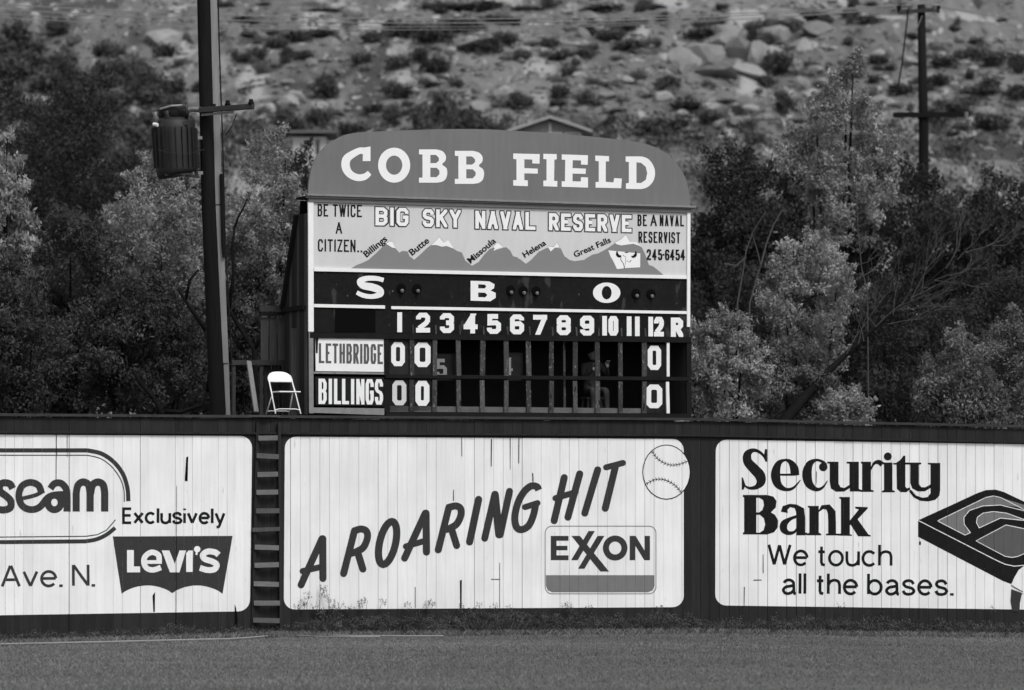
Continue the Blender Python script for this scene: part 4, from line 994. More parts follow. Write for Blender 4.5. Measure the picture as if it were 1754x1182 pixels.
# left side wall as individual boards
k = 9
zs = Z(530, 365)
for i in range(k):
    o0 = -.06-1.19*i/k; o1 = -.06-1.19*(i+.93)/k
    def topz(o): return zs if o > -.5 else zs+(Z(530, 525)-zs)*min(1, (-o-.5)/.72)
    p = [(.0, zb, o0), (.0, zb, o1), (.0, topz(o1), o1), (.0, topz(o0), o0)]
    slab('side_board', p, .022, 'fence' if i % 3 else 'wood')
MB().bar(bw_(-.03, zs, -.5), bw_(-.03, Z(530, 524), -1.28), .09, .06).build('brace', 'interior', sb)
MB().bar(bw_(-.035, zb, -.62), bw_(-.035, Z(530, 560), -.62), .10, .05).build('side_post', 'wood', sb)
MB().bar(bw_(-.03, Z(530, 526), -.1), bw_(-.03, Z(530, 526), -1.3), .04, .08).build('side_rail', 'interior', sb)
for u_ in (.3, 2.6, 4.9, Lb-.3):
    for o_ in (-.25, -1.1):
        q = BP.w(u_, 0, o_); MB().bar(si_ @ Vector((q.x, q.y, -.3)), si_ @ Vector((q.x, q.y, zb-.05)), .14).build('support_post', 'wood', sb)

# number plates hanging in the slots
def number_plate(x0, y0, x1, y1, ch, nx0, ny0, nx1, ny1, label, w_=7.6, tone_='bwhite', off=-.03):
    c_ = BP.W((x0+x1)/2, (y0+y1)/2, off); t = empty('number_plate', c_, label, 'number plate', 'number plates hung in the scoreboard slots'); inv = parent_inv(t)
    p = [BP.W(*q, off) for q in ((x0, y0), (x1, y0), (x1, y1), (x0, y1))]; b_ = [q-BP.n*.012 for q in p]
    mesh_obj('plate', [inv @ q for q in p+b_], [(3, 2, 1, 0), (4, 5, 6, 7), (0, 1, 5, 4), (1, 2, 6, 5), (2, 3, 7, 6), (3, 0, 4, 7)], 'plate', t)
    a = Art(); glyph(a, ch, nx0, ny0, nx1, ny1, w_, slope=.01); a.build('numeral', tone_, BP, off+.002, t); return t
number_plate(667, 581, 701, 646, '0', 671, 586, 694.5, 627, 'plate with slim white zero, upper row, first inning', 8.2)
number_plate(708, 582, 741, 646, '0', 711, 586.5, 738.5, 628.5, 'plate with broad white zero, upper row, second inning', 8.8)
number_plate(667, 649, 701, 704, '0', 673, 651.5, 697, 694, 'plate with dulled greyish zero, lower row, first inning', 8.0, 'lgrey')
number_plate(708, 649, 741, 704, '0', 712.5, 652, 736.5, 695, 'plate with narrow white zero split down its middle, lower row', 9.4)
number_plate(1106, 590, 1141, 648, '0', 1110.5, 592, 1133.5, 633.5, 'plate with slim white zero, upper row, twelfth inning', 8.4)
number_plate(1106, 652, 1141, 708, '0', 1107.5, 658.5, 1135.5, 699, 'plate with broad white zero, lower row, twelfth inning', 9.0)
number_plate(748, 606, 782, 652, '5', 752, 614, 771, 646, 'dim spare plate with 5 leaning inside third upper slot', 6, 'trimgrey', -.16)
number_plate(868, 604, 896, 652, '4', 869, 612, 884, 642, 'dim spare plate with slanted 4 inside sixth upper slot', 4.5, 'trimgrey', -.16)

# operator sitting in the dark booth behind slot ten
def skin(name, pts, edges, rad, mat, parent, sub=2):
    me = bpy.data.meshes.new(name); me.from_pydata([tuple(p) for p in pts], edges, []); me.materials.append(M[mat])
    o = lnk(bpy.data.objects.new(name, me), parent); sk = o.modifiers.new('skin', 'SKIN')
    for i, r in enumerate(rad): me.skin_vertices[0].data[i].radius = (r, r) if isinstance(r, (int, float)) else r
    me.skin_vertices[0].data[0].use_root = True
    s = o.modifiers.new('sub', 'SUBSURF'); s.levels = sub; s.render_levels = sub; o.modifiers['skin'].use_smooth_shade = True
    return o
u0, zz = BP.px(1040, 705); op = empty('person', BP.w(u0, zb, -.7), 'person in a gloom-darkened shirt sitting in the dark scoreboard booth, one arm raised', 'person', rz=BP.rz)
J = [(0, 0, .50), (0, .0, .72), (0, -.02, .93), (0, -.03, 1.03), (.17, -.02, .95), (.24, -.18, .78), (.14, -.36, .92), (-.17, -.02, .95), (-.22, -.14, .76), (-.12, -.34, .86), (.1, -.05, .48), (.13, -.36, .50), (.14, -.38, .12), (-.1, -.05, .48), (-.13, -.36, .50), (-.14, -.38, .12), (.14, -.46, .06), (-.14, -.46, .06)]
E = [(0, 1), (1, 2), (2, 3), (2, 4), (4, 5), (5, 6), (2, 7), (7, 8), (8, 9), (0, 10), (10, 11), (11, 12), (0, 13), (13, 14), (14, 15), (12, 16), (15, 17)]
if not hasattr(bpy.types.Mesh, 'skin_vertices'): pass
def skin2(name, J, E, R_, mat, parent):
    me = bpy.data.meshes.new(name); me.from_pydata(J, E, []); me.materials.append(M[mat]); o = lnk(bpy.data.objects.new(name, me), parent)
    o.modifiers.new('skin', 'SKIN').use_smooth_shade = True
    if not me.skin_vertices: 
        bpy.context.view_layer.objects.active = o; o.select_set(True)
    if me.skin_vertices:
        for i, r in enumerate(R_): me.skin_vertices[0].data[i].radius = (r, r)
        me.skin_vertices[0].data[0].use_root = True
    s = o.modifiers.new('sub', 'SUBSURF'); s.levels = 1; s.render_levels = 2; return o
RR = [.14, .13, .12, .05, .07, .045, .03, .07, .045, .03, .09, .065, .045, .09, .065, .045, .035, .035]
body = skin2('body', J, E, RR, 'shirt', op)
mb = MB().ball((0, -.05, 1.16), (.078, .095, .115), 14, 10); mb.ball((0, -.145, 1.15), (.014, .02, .02), 8, 6); mb.ball((.08, -.04, 1.15), (.012, .02, .03), 6, 5); mb.ball((-.08, -.04, 1.15), (.012, .02, .03), 6, 5); hd = mb.build('head', 'skin', op, smooth=True)
MB().ball((0, -.035, 1.20), (.085, .10, .095), 14, 10).build('hair', 'hair', op, smooth=True)
for sx, wp in ((1, Vector((.14, -.36, .92))), (-1, Vector((-.12, -.34, .86)))):
    mb = MB().ball(wp+Vector((0, -.03, .03)), (.035, .018, .045), 10, 6)
    for q in range(4): mb.tube([wp+Vector((-.026+.017*q, -.04, .06)), wp+Vector((-.028+.018*q, -.06, .10+.006*(q in (1, 2)))), wp+Vector((-.028+.018*q, -.085, .115))], [.009, .008, .006], 6)
    mb.tube([wp+Vector((sx*-.03, -.03, .03)), wp+Vector((sx*-.055, -.05, .06)), wp+Vector((sx*-.05, -.07, .08))], [.011, .009, .007], 6); mb.build('hand', 'skin', op, smooth=True)
st = empty('stool', BP.w(u0, zb, -.7), 'low wooden stool under the person in the booth', 'stool', rz=BP.rz)
MB().box((0, 0, .36), (.32, .32, .04)).build('seat', 'wood', st)
for sx in (-1, 1):
    for sy in (-1, 1): MB().bar((sx*.15, sy*.15, .01), (sx*.12, sy*.12, .34), .03).build('leg', 'wood', st)

# ------------------------------------------------------------------ landing beside the booth, chair
print('landing')
ld = empty('landing', P(460, 713, 75.4), 'dark plank landing behind the fence beside the scoreboard booth', 'landing')
lpl = Plane(planpt(380, 74.6), planpt(530, 75.3)); linv = parent_inv(ld)
def LW(x, y, o=0): return linv @ lpl.W(x, y, o)
zd = 3.858
def LZ(u, z, o): return linv @ lpl.w(u, z, o)
for i in range(13):
    o0 = .88-.16*i; MB().bar(LZ(.0, zd-.02, o0), LZ(1.34, zd-.02, o0), .15, .035).build('deck_board', 'wood', ld)
for u_ in (.1, 1.25):
    for o_ in (.8, -1.0):
        q = lpl.w(u_, 0, o_); MB().bar(linv @ Vector((q.x, q.y, -.3)), linv @ Vector((q.x, q.y, zd-.04)), .10).build('post', 'wood', ld)
# back screen boards
for i in range(3):
    x = 453+i*14.5; MB().bar(LW(x, 544, -1.05), LW(x, 617, -1.05), .142, .025, up=tuple(lpl.n)).build('screen_board', 'wood', ld)
MB().bar(LW(445, 529, -1.03), LW(492, 528, -1.03), .05, .10).build('screen_rail', 'wood', ld); MB().bar(LW(446, 538, -1.0), LW(492, 537, -1.0), .05, .06).build('screen_rail', 'interior', ld)
MB().bar(LW(397, 621, -1.0), LW(492, 621, -1.0), .05, .09).build('hand_rail', 'rail', ld)
for x, yb in ((447, 712), (400, 712), (489, 712)): MB().bar(LW(x, 622, -1.03), LW(x, yb, -1.03), .06, .06, up=tuple(lpl.n)).build('rail_post', 'rail', ld)
for i in range(6):
    x = 455+i*6.4; MB().bar(LW(x, 626, -1.08), LW(x, 712, -1.08), .055, .02, up=tuple(lpl.n)).build('low_board', 'fence', ld)
pp = empty('leaning_plank', lpl.W(437, 712, -.1), 'pale narrow plank leaning against the hand rail left of the chair', 'plank'); pi_ = parent_inv(pp)
bevel(MB().bar(pi_ @ lpl.W(426, 619, -.75), pi_ @ lpl.W(439, 706, -.15), .085, .045, up=tuple(lpl.n)).build('plank', 'palewood', pp), .006)
# folding chair (facing camera, slightly turned); feet on the deck
chb = lpl.W(485, 712, .42); ch = empty('folding_chair', Vector((chb.x, chb.y, zd)), 'white metal folding chair standing beside the scoreboard booth', 'chair', rz=.40)
# local: x right, -y towards camera; the back rest faces the camera, seat behind
for s in (-1, 1):
    MB().tube([(s*.235, -.27, .012), (s*.222, -.02, .40), (s*.212, .17, .66), (s*.195, .19, .72)], .0125, 8).build('front_leg', 'chair', ch, smooth=True)
    MB().tube([(s*.215, .30, .012), (s*.185, .03, .395)], .0115, 8).build('rear_leg', 'chair', ch, smooth=True)
    MB().tube([(s*.235, -.275, 0), (s*.235, -.268, .03)], .016, 8).build('foot_cap', 'plate', ch)
    MB().tube([(s*.215, .302, 0), (s*.215, .296, .03)], .015, 8).build('foot_cap', 'plate', ch)
def rr_prof(w0, h0, r, n=6): return rrect(-w0/2, 0, w0/2, h0, r, n)
# back rest: curved sheet with rounded top
pts = []
nx_, nz_ = 12, 6
for j in range(nz_+1):
    tz = j/nz_
    for i in range(nx_+1):
        tx = -1+2*i/nx_; hw = .228*(1-.30*max(0, tz-.35)**2.2*2.2); z_ = .60+.185*tz-(.035*abs(tx)**3*tz)
        pts.append((tx*hw, .12+.10*tz+.035*(1-tx*tx), z_))
fc = [(j*(nx_+1)+i, j*(nx_+1)+i+1, (j+1)*(nx_+1)+i+1, (j+1)*(nx_+1)+i) for j in range(nz_) for i in range(nx_)]
o = mesh_obj('backrest', pts, fc, 'chair', ch, smooth=True); so = o.modifiers.new('s', 'SOLIDIFY'); so.thickness = .012
bevel(MB().box((0, -.17, .415), (.40, .38, .022)).build('seat', 'chair', ch), .008)
MB().tube([(-.225, -.22, .10+.0), (-.15, -.225, .115), (.15, -.225, .115), (.225, -.22, .10)], .009, 7).build('stretcher', 'chair', ch)
MB().tube([(-.212, .26, .08), (-.15, .262, .09), (.15, .262, .09), (.212, .26, .08)], .009, 7).build('stretcher', 'chair', ch)
# ------------------------------------------------------------------ utility poles and wires
print('poles')
PY = 79.0
pol = empty('utility_pole', P(386, HY+ZC/PY*F, PY), 'tall dark near utility pole carrying the transformer left of the scoreboard', 'utility pole'); pi_ = parent_inv(pol)
def Q(x, y, d=0): return pi_ @ P(x, y, PY+d)
MB().tube([Q(383, 1080), Q(373, 700), Q(364, 500), Q(357.5, 350), Q(349, 0), Q(343, -260)], [.16, .15, .14, .135, .125, .11], 16).build('pole_shaft', 'pole', pol, smooth=True)
MB().bar(Q(398, 1080, .02), Q(386, 620, .02), .13, .05, up=(0, -1, 0)).build('conduit_cover', 'strip', pol)
MB().bar(Q(386, 622, .0), Q(375, 350, .0), .125, .05, up=(0, -1, 0)).build('conduit_cover', 'strip', pol)
MB().bar(Q(375, 352, .0), Q(364.5, -60, .0), .12, .05, up=(0, -1, 0)).build('conduit_cover', 'strip', pol)
MB().tube([Q(373, -40, .1), Q(375, 60, .1), Q(378, 150, .1), Q(381, 230, .1), Q(383, 300, .1), Q(386, 420, .1), Q(394, 560, .1), Q(400, 700, .1), Q(406, 1080, .1)], .014, 6).build('cable', 'wiredark', pol)
MB().tube([Q(379, 298, -.06), Q(382, 420, -.06), Q(384, 440, -.06)], .035, 6).build('cable_guard', 'pole', pol)
a_, b_ = Q(342, 189, -.18), Q(434, 182, -.75)
bevel(MB().bar(a_, b_, .09, .10).build('crossarm', 'rail', pol), .01)
MB().bar(Q(345, 197, -.18), Q(400, 192, -.5), .03, .04).build('arm_brace', 'steel', pol)
for x, y, d in ((366, 184, -.3), (390, 178, -.48), (430, 176, -.74)):
    MB().tube([Q(x, y+6, d), Q(x, y, d), Q(x, y-1, d), Q(x, y-6, d)], [.03, .06, .045, .035], 10).build('insulator', 'pole', pol)
MB().tube([Q(405, 195, -.6), Q(398, 215, -.4), Q(386, 232, -.1)], .008, 5).build('jumper_wire', 'wiredark', pol)
for y in (236, 296): MB().bar(Q(330, y, -.05), Q(362, y+1, -.05), .10, .06).build('hanger_bracket', 'steel', pol)
# transformer hung on the pole
tr = empty('transformer', P(303, 300, PY-.1), 'large dark finned pole transformer hanging left of the near pole', 'transformer'); ti = parent_inv(tr)
def T(x, y, d=0): return ti @ P(x, y, PY-.1+d)
def cyl(x, y0, y1, r0, r1, n=20): return MB().tube([T(x-.5, y0), T(x+.5, y1)], [r0, r1], n)
MB().tube([T(297, 203), T(297.5, 212), T(299, 222), T(302, 290), T(303, 298), T(303.5, 300.5)], [.30, .37, .385, .38, .37, .34], 24).build('tank', 'tank', tr, smooth=True)
for i in range(22):
    an = 2*math.pi*i/22; dx, dy = math.cos(an), math.sin(an)
    a0 = T(298.5, 220)+Vector((dx*.40, dy*.40, 0)); b0 = T(302, 288)+Vector((dx*.385, dy*.385, 0))
    MB().bar(a0, b0, .014, .065, up=(dx, dy, 0)).build('cooling_fin', 'tank', tr)
MB().tube([T(294, 204), T(294, 186), T(293.5, 184), T(293.5, 180)], [.25, .24, .24, .22], 20).build('tank_lid', 'tank', tr, smooth=True)
MB().tube([T(274, 187, -.2), T(294, 181.5, -.28), T(312, 180.5, -.25)], .022, 8).build('lid_rim', 'steel', tr)
for x, y, r in ((267, 200, .06), (287, 198, .06), (320, 190, .05)): MB().tube([T(x, y+12, -.22), T(x, y+2, -.25), T(x-1, y-2, -.26), T(x-2, y-8, -.26)], [r*.6, r, r*.6, r*.9], 10).build('bushing', 'porcelain' if x < 280 else 'tank', tr, smooth=True)
MB().tube([T(263, 213, -.25), T(270, 214, -.3)], .035, 8).build('bushing_cap', 'bwhite', tr)
MB().bar(T(327, 218, -.12), T(331, 300, -.12), .022, .04).build('mount_strap', 'strip', tr)
MB().bar(T(318, 300, -.2), T(340, 303, -.1), .05, .05).build('mount_foot', 'tank', tr)
MB().bar(T(276, 214, -.3), T(322, 211, -.3), .05, .07).build('top_frame', 'rail', tr)
MB().bar(T(283, 299, -.3), T(330, 298, -.28), .04, .04).build('bottom_frame', 'rail', tr)
MB().bar(T(331, 205, .0), T(337, 302, .0), .05, .06).build('mount_bracket', 'tank', tr)
MB().bar(T(341, 245, .15), T(343, 290, .15), .05, .02).build('mount_plate', 'trimgrey', tr)
MB().tube([T(270, 256, -.42), T(290, 262, -.46), T(320, 264, -.40), T(350, 256, -.15)], .005, 5).build('strap_wire', 'rail', tr)
MB().tube([T(316, 190, 0), T(330, 187, 0), T(345, 188, 0)], .05, 8).build('cable_elbow', 'porcelain', tr)
# far pole
FY = 150.0
fp = empty('utility_pole', P(1580, HY+ZC/FY*F, FY), 'distant bare utility pole with two crossarms rising above the right trees', 'utility pole'); fi = parent_inv(fp)
def R2(x, y, d=0): return fi @ P(x, y, FY+d)
MB().tube([R2(1584, 978), R2(1582, 220), R2(1578, 8)], [.22, .175, .135], 12).build('pole_shaft', 'pole', fp, smooth=True)
MB().bar(R2(1540, 21, -.2), R2(1609, 16, -.2), .12, .13).build('crossarm', 'rail', fp)
MB().bar(R2(1530, 197, -.2), R2(1660, 196, -.2), .12, .17).build('crossarm', 'pole', fp)
for s_ in (-1, 1): MB().bar(R2(1572-8+s_*8 if s_ < 0 else 1580, 27, -.3), R2(1571, 48, -.3), .03, .02).build('arm_brace', 'strip', fp)
for x in (1540, 1560, 1601, 1607): MB().tube([R2(x, 22, -.2), R2(x, 10, -.2)], [.05, .09], 8).build('insulator', 'pole' if x in (1540, 1607) else 'porcelain', fp)
MB().tube([R2(1655, 192, -.25), R2(1655, 205, -.25)], .08, 8).build('insulator', 'porcelain', fp); MB().tube([R2(1660, 205, -.25), R2(1661, 216, -.25)], .08, 8).build('insulator', 'porcelain', fp)
MB().tube([R2(1556, 14, -.3), R2(1552, 50, -.3), R2(1545, 110, -.3), R2(1535, 165, -.3)], .03, 5).build('down_cable', 'wiredark', fp)
def wire(x0, y0, x1, y1, sag, label, Y0=FY, Y1=FY, r=.018, mat='wire', n=24):
    pts = []
    a, b = P(x0, y0, Y0), P(x1, y1, Y1)
    for i in range(n+1):
        t = i/n; p = a.lerp(b, t); p.z -= sag*4*t*(1-t); pts.append(p)
    o = MB().tube([p-a for p in pts], r, 5).build('power_line', mat); o.location = a
    tag(o, label, 'power line', 'power lines strung across the hillside'); return o
wire(1540, 9, -300, -16, .72, 'highest of the pale wires running left from the far pole')
wire(1560, 9, -300, -8, .80, 'second pale wire from the top left of the far pole')
wire(1601, 9, -300, 0, .86, 'third pale wire running left just above the lowest', r=.012)
wire(1607, 9, -300, 6, .90, 'lowest of the pale wires running left from the far pole', r=.012)
wire(1601, 9, 2100, 30, .35, 'upper wire running right from the far pole top')
wire(1607, 12, 2100, 38, .35, 'lower wire running right from the far pole top')
wire(1560, 9, 1400, -30, .1, 'faint wire leaving the far pole top towards upper left') if False else None

# ------------------------------------------------------------------ trees between fence and hill
print('trees')
def tree_px(name, px, ptop, pbot, wpx, Y, mat, label, seed, **k):
    """crown spans rows ptop..pbot and wpx pixels at depth Y; trunk on the ground"""
    top = P(px, ptop, Y).z; bot = max(P(px, pbot, Y).z, .1); x = (px-CX)/F*Y
    return make_tree(name, (x, Y, gz(x)), top, wpx/F*Y, mat, label, seed, z0=max(.02, bot/top), **k)
cone = lambda z: .25+.75*(1-z)**.8
tree_px('olive_tree', 6, 178, 480, 130, 88, 'leafpale', 'pale drooping tree at the far left edge, nearest the camera side', 1, n=9000, leaf=.12, droop=1.2, ncl=34, cr=.2, shape=cone)
tree_px('olive_tree', 268, 248, 560, 210, 96, 'leafpale', 'pale round-topped tree behind the hanging transformer', 2, n=22000, leaf=.10, ncl=70, cr=.26)
tree_px('olive_tree', 455, 210, 560, 190, 98, 'leafpale', 'pale tree between the near pole and the scoreboard', 3, n=20000, leaf=.10, ncl=64, cr=.26)
tree_px('leafy_tree', 120, 320, 720, 230, 92, 'leafmid', 'broad grey-green tree left of the transformer tree', 4, n=22000, leaf=.11, ncl=70, cr=.3)
tree_px('leafy_tree', 20, 400, 720, 200, 86, 'leafmid', 'dull bushy tree in the lower left corner above the fence', 5, n=16000, leaf=.11, ncl=56, cr=.28)
tree_px('leafy_tree', 250, 440, 730, 240, 88, 'leafmid', 'grey-green tree filling the gap left of the near pole', 6, n=22000, leaf=.11, ncl=70, cr=.28)
tree_px('leafy_tree', 440, 400, 730, 180, 90, 'leafmid', 'grey-green tree behind the landing and the chair', 7, n=18000, leaf=.11, ncl=60, cr=.26)
tree_px('dark_tree', 150, 130, 640, 260, 135, 'leafdark', 'tall dark tree mass behind the left pale tree', 8, n=32000, leaf=.15, ncl=70, cr=.7)
tree_px('dark_tree', 20, 90, 640, 230, 145, 'leafdark', 'very dark tall tree at the upper left edge', 9, n=28000, leaf=.15, ncl=60, cr=.7)
tree_px('dark_tree', 330, 215, 700, 200, 125, 'leafdark', 'dark tree behind the near utility pole', 10, n=16000, leaf=.17, ncl=60, cr=.5)
tree_px('dark_tree', 520, 225, 700, 170, 130, 'leafdark', 'dark tree partly hidden by the left end of the scoreboard', 11, n=14000, leaf=.17, ncl=50, cr=.5)
tree_px('dark_tree', 60, 420, 760, 330, 105, 'leafdark', 'dark undergrowth tree low at the left behind the fence', 12, n=16000, leaf=.14, ncl=60, cr=.5)
tree_px('dark_tree', 350, 430, 760, 330, 106, 'leafdark', 'dark undergrowth tree behind the foot of the near pole', 13, n=16000, leaf=.14, ncl=60, cr=.5)
# right side
tree_px('olive_tree', 1440, 84, 420, 200, 112, 'leafpale', 'tall slender pale tree left of the far pole', 20, n=21000, leaf=.12, ncl=54, cr=.3, top=.3)
tree_px('olive_tree', 1385, 360, 640, 180, 100, 'leafpale', 'pale spreading tree in the middle of the right thicket', 21, n=13000, leaf=.11, ncl=44, cr=.26)
tree_px('olive_tree', 1238, 500, 740, 170, 90, 'leafpale', 'pale bush pressed against the right end of the scoreboard', 22, n=15000, leaf=.10, ncl=50, cr=.24)
tree_px('olive_tree', 1360, 560, 750, 160, 92, 'leafsoft', 'grey-green bush below the spreading pale tree', 23, n=13000, leaf=.10, ncl=44, cr=.24)
tree_px('olive_tree', 1450, 645, 750, 90, 86, 'leafpale', 'small pale bush just above the fence at right', 24, n=6000, leaf=.09, ncl=26, cr=.17)
tree_px('leafy_tree', 1640, 545, 760, 170, 90, 'leafsoft', 'feathery bush above the fence near the right edge', 25, n=15000, leaf=.10, ncl=50, cr=.24)
tree_px('leafy_tree', 1735, 510, 760, 150, 94, 'leafsoft', 'tall feathery bush cut by the right edge', 26, n=14000, leaf=.10, ncl=46, cr=.26)
tree_px('dark_tree', 1265, 225, 700, 210, 122, 'leafdark', 'dark tree rising just right of the scoreboard sign', 27, n=20000, leaf=.17, ncl=66, cr=.5)
tree_px('dark_tree', 1390, 235, 700, 220, 130, 'leafdark', 'dark tree behind the slender pale tree', 28, n=18000, leaf=.18, ncl=60, cr=.5)
tree_px('dark_tree', 1545, 225, 720, 250, 128, 'leafdark', 'broad dark tree below the far pole crossarm', 29, n=20000, leaf=.18, ncl=66, cr=.55)
tree_px('dark_tree', 1690, 270, 720, 240, 124, 'leafdark', 'broad dark tree near the right edge below the slope', 30, n=20000, leaf=.18, ncl=66, cr=.55)
tree_px('dark_tree', 1520, 450, 770, 380, 102, 'leafdark', 'dark undergrowth behind the leaning trunk', 31, n=16000, leaf=.14, ncl=60, cr=.5)
tree_px('dark_tree', 1250, 420, 770, 260, 108, 'leafdark', 'dark undergrowth beside the right edge of the scoreboard', 32, n=14000, leaf=.14, ncl=54, cr=.5)
tree_px('dark_tree', 1720, 440, 770, 260, 108, 'leafdark', 'dark undergrowth at the far right behind the feathery bushes', 33, n=14000, leaf=.14, ncl=54, cr=.5)
for i, (px, pt, wd) in enumerate(((-60, 60, 260), (700, 250, 260), (900, 255, 300), (1100, 250, 260), (1830, 240, 260), (560, 300, 240), (1800, 400, 240))):
    tree_px('dark_tree', px, pt, 760, wd, 140+i*3, 'leafdark', ('dark tree standing just outside the left edge', 'dark tree hidden behind the left half of the board', 'dark tree hidden behind the middle of the board', 'dark tree hidden behind the right half of the board', 'dark tree at the right edge beside the slope', 'dark tree behind the booth side wall', 'dark tree low beyond the right edge')[i], 50+i, n=9000, leaf=.22, ncl=44, cr=.8)
# a dense far belt of brush at the foot of the hill
cl = []
for i in range(260):
    x = rnd.uniform(-36, 36); y = rnd.uniform(190, 228); cl.append((x, y, rnd.uniform(.5, 4.5), rnd.uniform(1, 2.2), 1.2, rnd.uniform(1, 1.8)))
V4, tone = leaf_arrays(cl, 42000, .34, 77, shell=.3, aspect=.7)
tag(lnk(bpy.data.objects.new('brush_belt', quads_mesh('brush_belt', V4, tone, 'leafdark'))), 'dense dark brush at the foot of the hillside', kind='stuff')

cl = []
for i in range(620):
    q = hill_at(rnd.uniform(-60, 1810), rnd.uniform(215, 420)); s_ = rnd.uniform(.6, 1.6); cl.append((q.x, q.y, q.z+.5, s_*1.3, s_, s_*.8))
V4, tone = leaf_arrays(cl, 50000, .26, 78, shell=.3, aspect=.7)
tag(lnk(bpy.data.objects.new('low_scrub', quads_mesh('low_scrub', V4, tone, 'scrub'))), 'continuous dark scrub on the lowest part of the hillside', kind='stuff')
# bare limbs
def limb(mb, a, b, r0, r1, sag=.1, seed=0, n=6):
    g = random.Random(seed); a, b = Vector(a), Vector(b); pts = []
    for i in range(n+1):
        t = i/n; p = a.lerp(b, t)+Vector((g.uniform(-1, 1), g.uniform(-1, 1), g.uniform(-1, 1)))*sag*(a-b).length*.12
        p.z += sag*math.sin(math.pi*t); pts.append(p)
    mb.tube(pts, [r0+(r1-r0)*i/n for i in range(n+1)], 6, cap=False); return pts
lt = empty('leaning_tree', P(1335, 1050, 91), 'tree with thick dark trunk leaning right above the fence', 'tree'); t_i = parent_inv(lt)
mb = MB(); mb.tube([t_i @ P(x, y, 91+d) for x, y, d in ((1300, 1075, 0), (1325, 780, 0), (1342, 722, 0), (1372, 688, .2), (1410, 645, .4), (1450, 606, .6), (1500, 560, .8), (1560, 510, 1), (1640, 440, 1.5))], [.17, .14, .13, .11, .08, .06, .04, .025, .012], 8); mb.build('trunk', 'bark', lt, smooth=True)
mb = MB(); g = random.Random(4)
def twigs(mb, p, d, L, r, depth, g, up=.25):
    q = p+d*L; m_ = p.lerp(q, .5)+Vector((g.uniform(-1, 1), g.uniform(-.5, .5), g.uniform(-1, 1)))*L*.07
    mb.tube([p, m_, q], [r, r*.8, r*.6], 4, cap=False)
    if depth <= 0: return
    for k in range(g.choice((2, 3))):
        nd = (d+Vector((g.uniform(-.6, .6), g.uniform(-.4, .4), g.uniform(-.35, .55)+up*.3))).normalized(); twigs(mb, p.lerp(q, g.uniform(.45, 1)), nd, L*g.uniform(.6, .85), r*.62, depth-1, g, up)
for (x, y, dx, dz, L) in ((1470, 590, .3, 1, 1.1), (1500, 560, .8, .7, 1.2), (1560, 510, 1, .5, 1.1), (1530, 540, .15, 1, 1.2), (1600, 480, .9, .25, 1.0), (1560, 515, .5, 1, 1.2), (1520, 555, 1, .15, 1.2), (1640, 445, .8, .8, .8), (1480, 585, -.3, 1, .9), (1410, 645, .1, 1, 1.1), (1425, 630, -.5, 1, 1.0), (1450, 606, .5, .8, 1.2), (1580, 495, .2, 1, 1.0), (1620, 460, .6, 1, .9), (1660, 430, 1, .3, .9), (1700, 420, 1, .1, .7), (1600, 480, 1, -.1, 1.0), (1540, 530, .7, .1, 1.2), (1390, 668, -.2, 1, .9), (1500, 560, -.6, .8, .9)):
    twigs(mb, t_i @ P(x, y, 91.5), Vector((dx, 0, dz)).normalized(), L*.66, .011, 4, g)
mb.build('bare_branches', 'twig', lt)
bt = empty('bare_sapling', P(1265, 1040, 94), 'two thin pale bare stems rising from the bush right of the board', 'sapling'); b_i = parent_inv(bt)
mb = MB()
for pts in ([(1262, 1040), (1263, 520), (1272, 470), (1278, 430), (1289, 398), (1312, 362)], [(1275, 1040), (1284, 520), (1298, 470), (1303, 455), (1296, 425), (1288, 400)], [(1303, 455), (1312, 420), (1325, 385), (1340, 360)], [(1278, 440), (1262, 455), (1240, 452)]):
    mb.tube([b_i @ P(x, y, 94) for x, y in pts], [.022-.0028*i for i in range(len(pts))], 5, cap=False)
mb.build('stem', 'twig', bt)
bt = empty('bare_sapling', P(1470, 1040, 97), 'thin pale upright stem running up through the slender pale tree', 'sapling'); b_i = parent_inv(bt)
mb = MB(); mb.tube([b_i @ P(x, y, 97) for x, y in ((1490, 1040), (1486, 500), (1476, 460), (1470, 400), (1466, 320), (1462, 250))], [.02, .013, .012, .011, .009, .006], 6)
for s_ in range(9): twigs(mb, b_i @ P(1470+rnd.uniform(-3, 4), 300+s_*22, 97), Vector((rnd.choice((-1, 1)), rnd.uniform(-.5, .5), .5)).normalized(), .5, .012, 2, g)
mb.build('stem', 'twig', bt)
dt = empty('forked_tree', P(415, 1040, 84), 'dark forked limbs of a tree between the near pole and the booth', 'tree'); d_i = parent_inv(dt); mb = MB()
for pts, r in (([(438, 1040), (437, 640), (436, 600), (410, 560), (392, 530), (385, 505)], .07), ([(436, 600), (446, 575), (462, 540), (470, 500)], .045), ([(400, 395), (408, 372), (416, 358), (424, 340)], .025), ([(392, 530), (400, 470), (398, 420), (402, 390)], .04)):
    mb.tube([d_i @ P(x, y, 84) for x, y in pts], [r*(1-.12*i) for i in range(len(pts))], 6)
mb.build('limbs', 'bark', dt, smooth=True)
dt = empty('forked_tree', P(330, 1060, 83.5), 'dark slanting limbs left of the foot of the near pole', 'tree'); d_i = parent_inv(dt); mb = MB()
for pts, r in (([(285, 1050), (280, 712), (262, 680), (240, 655), (226, 632)], .06), ([(282, 705), (310, 706), (345, 694), (356, 670), (345, 655), (325, 640)], .05), ([(352, 565), (335, 540), (318, 515), (305, 495)], .05), ([(356, 670), (362, 620), (352, 565)], .045), ([(318, 515), (325, 480), (340, 462)], .035)):
    mb.tube([d_i @ P(x, y, 83.5) for x, y in pts], [r*(1-.12*i) for i in range(len(pts))], 6)
mb.build('limbs', 'bark', dt, smooth=True)

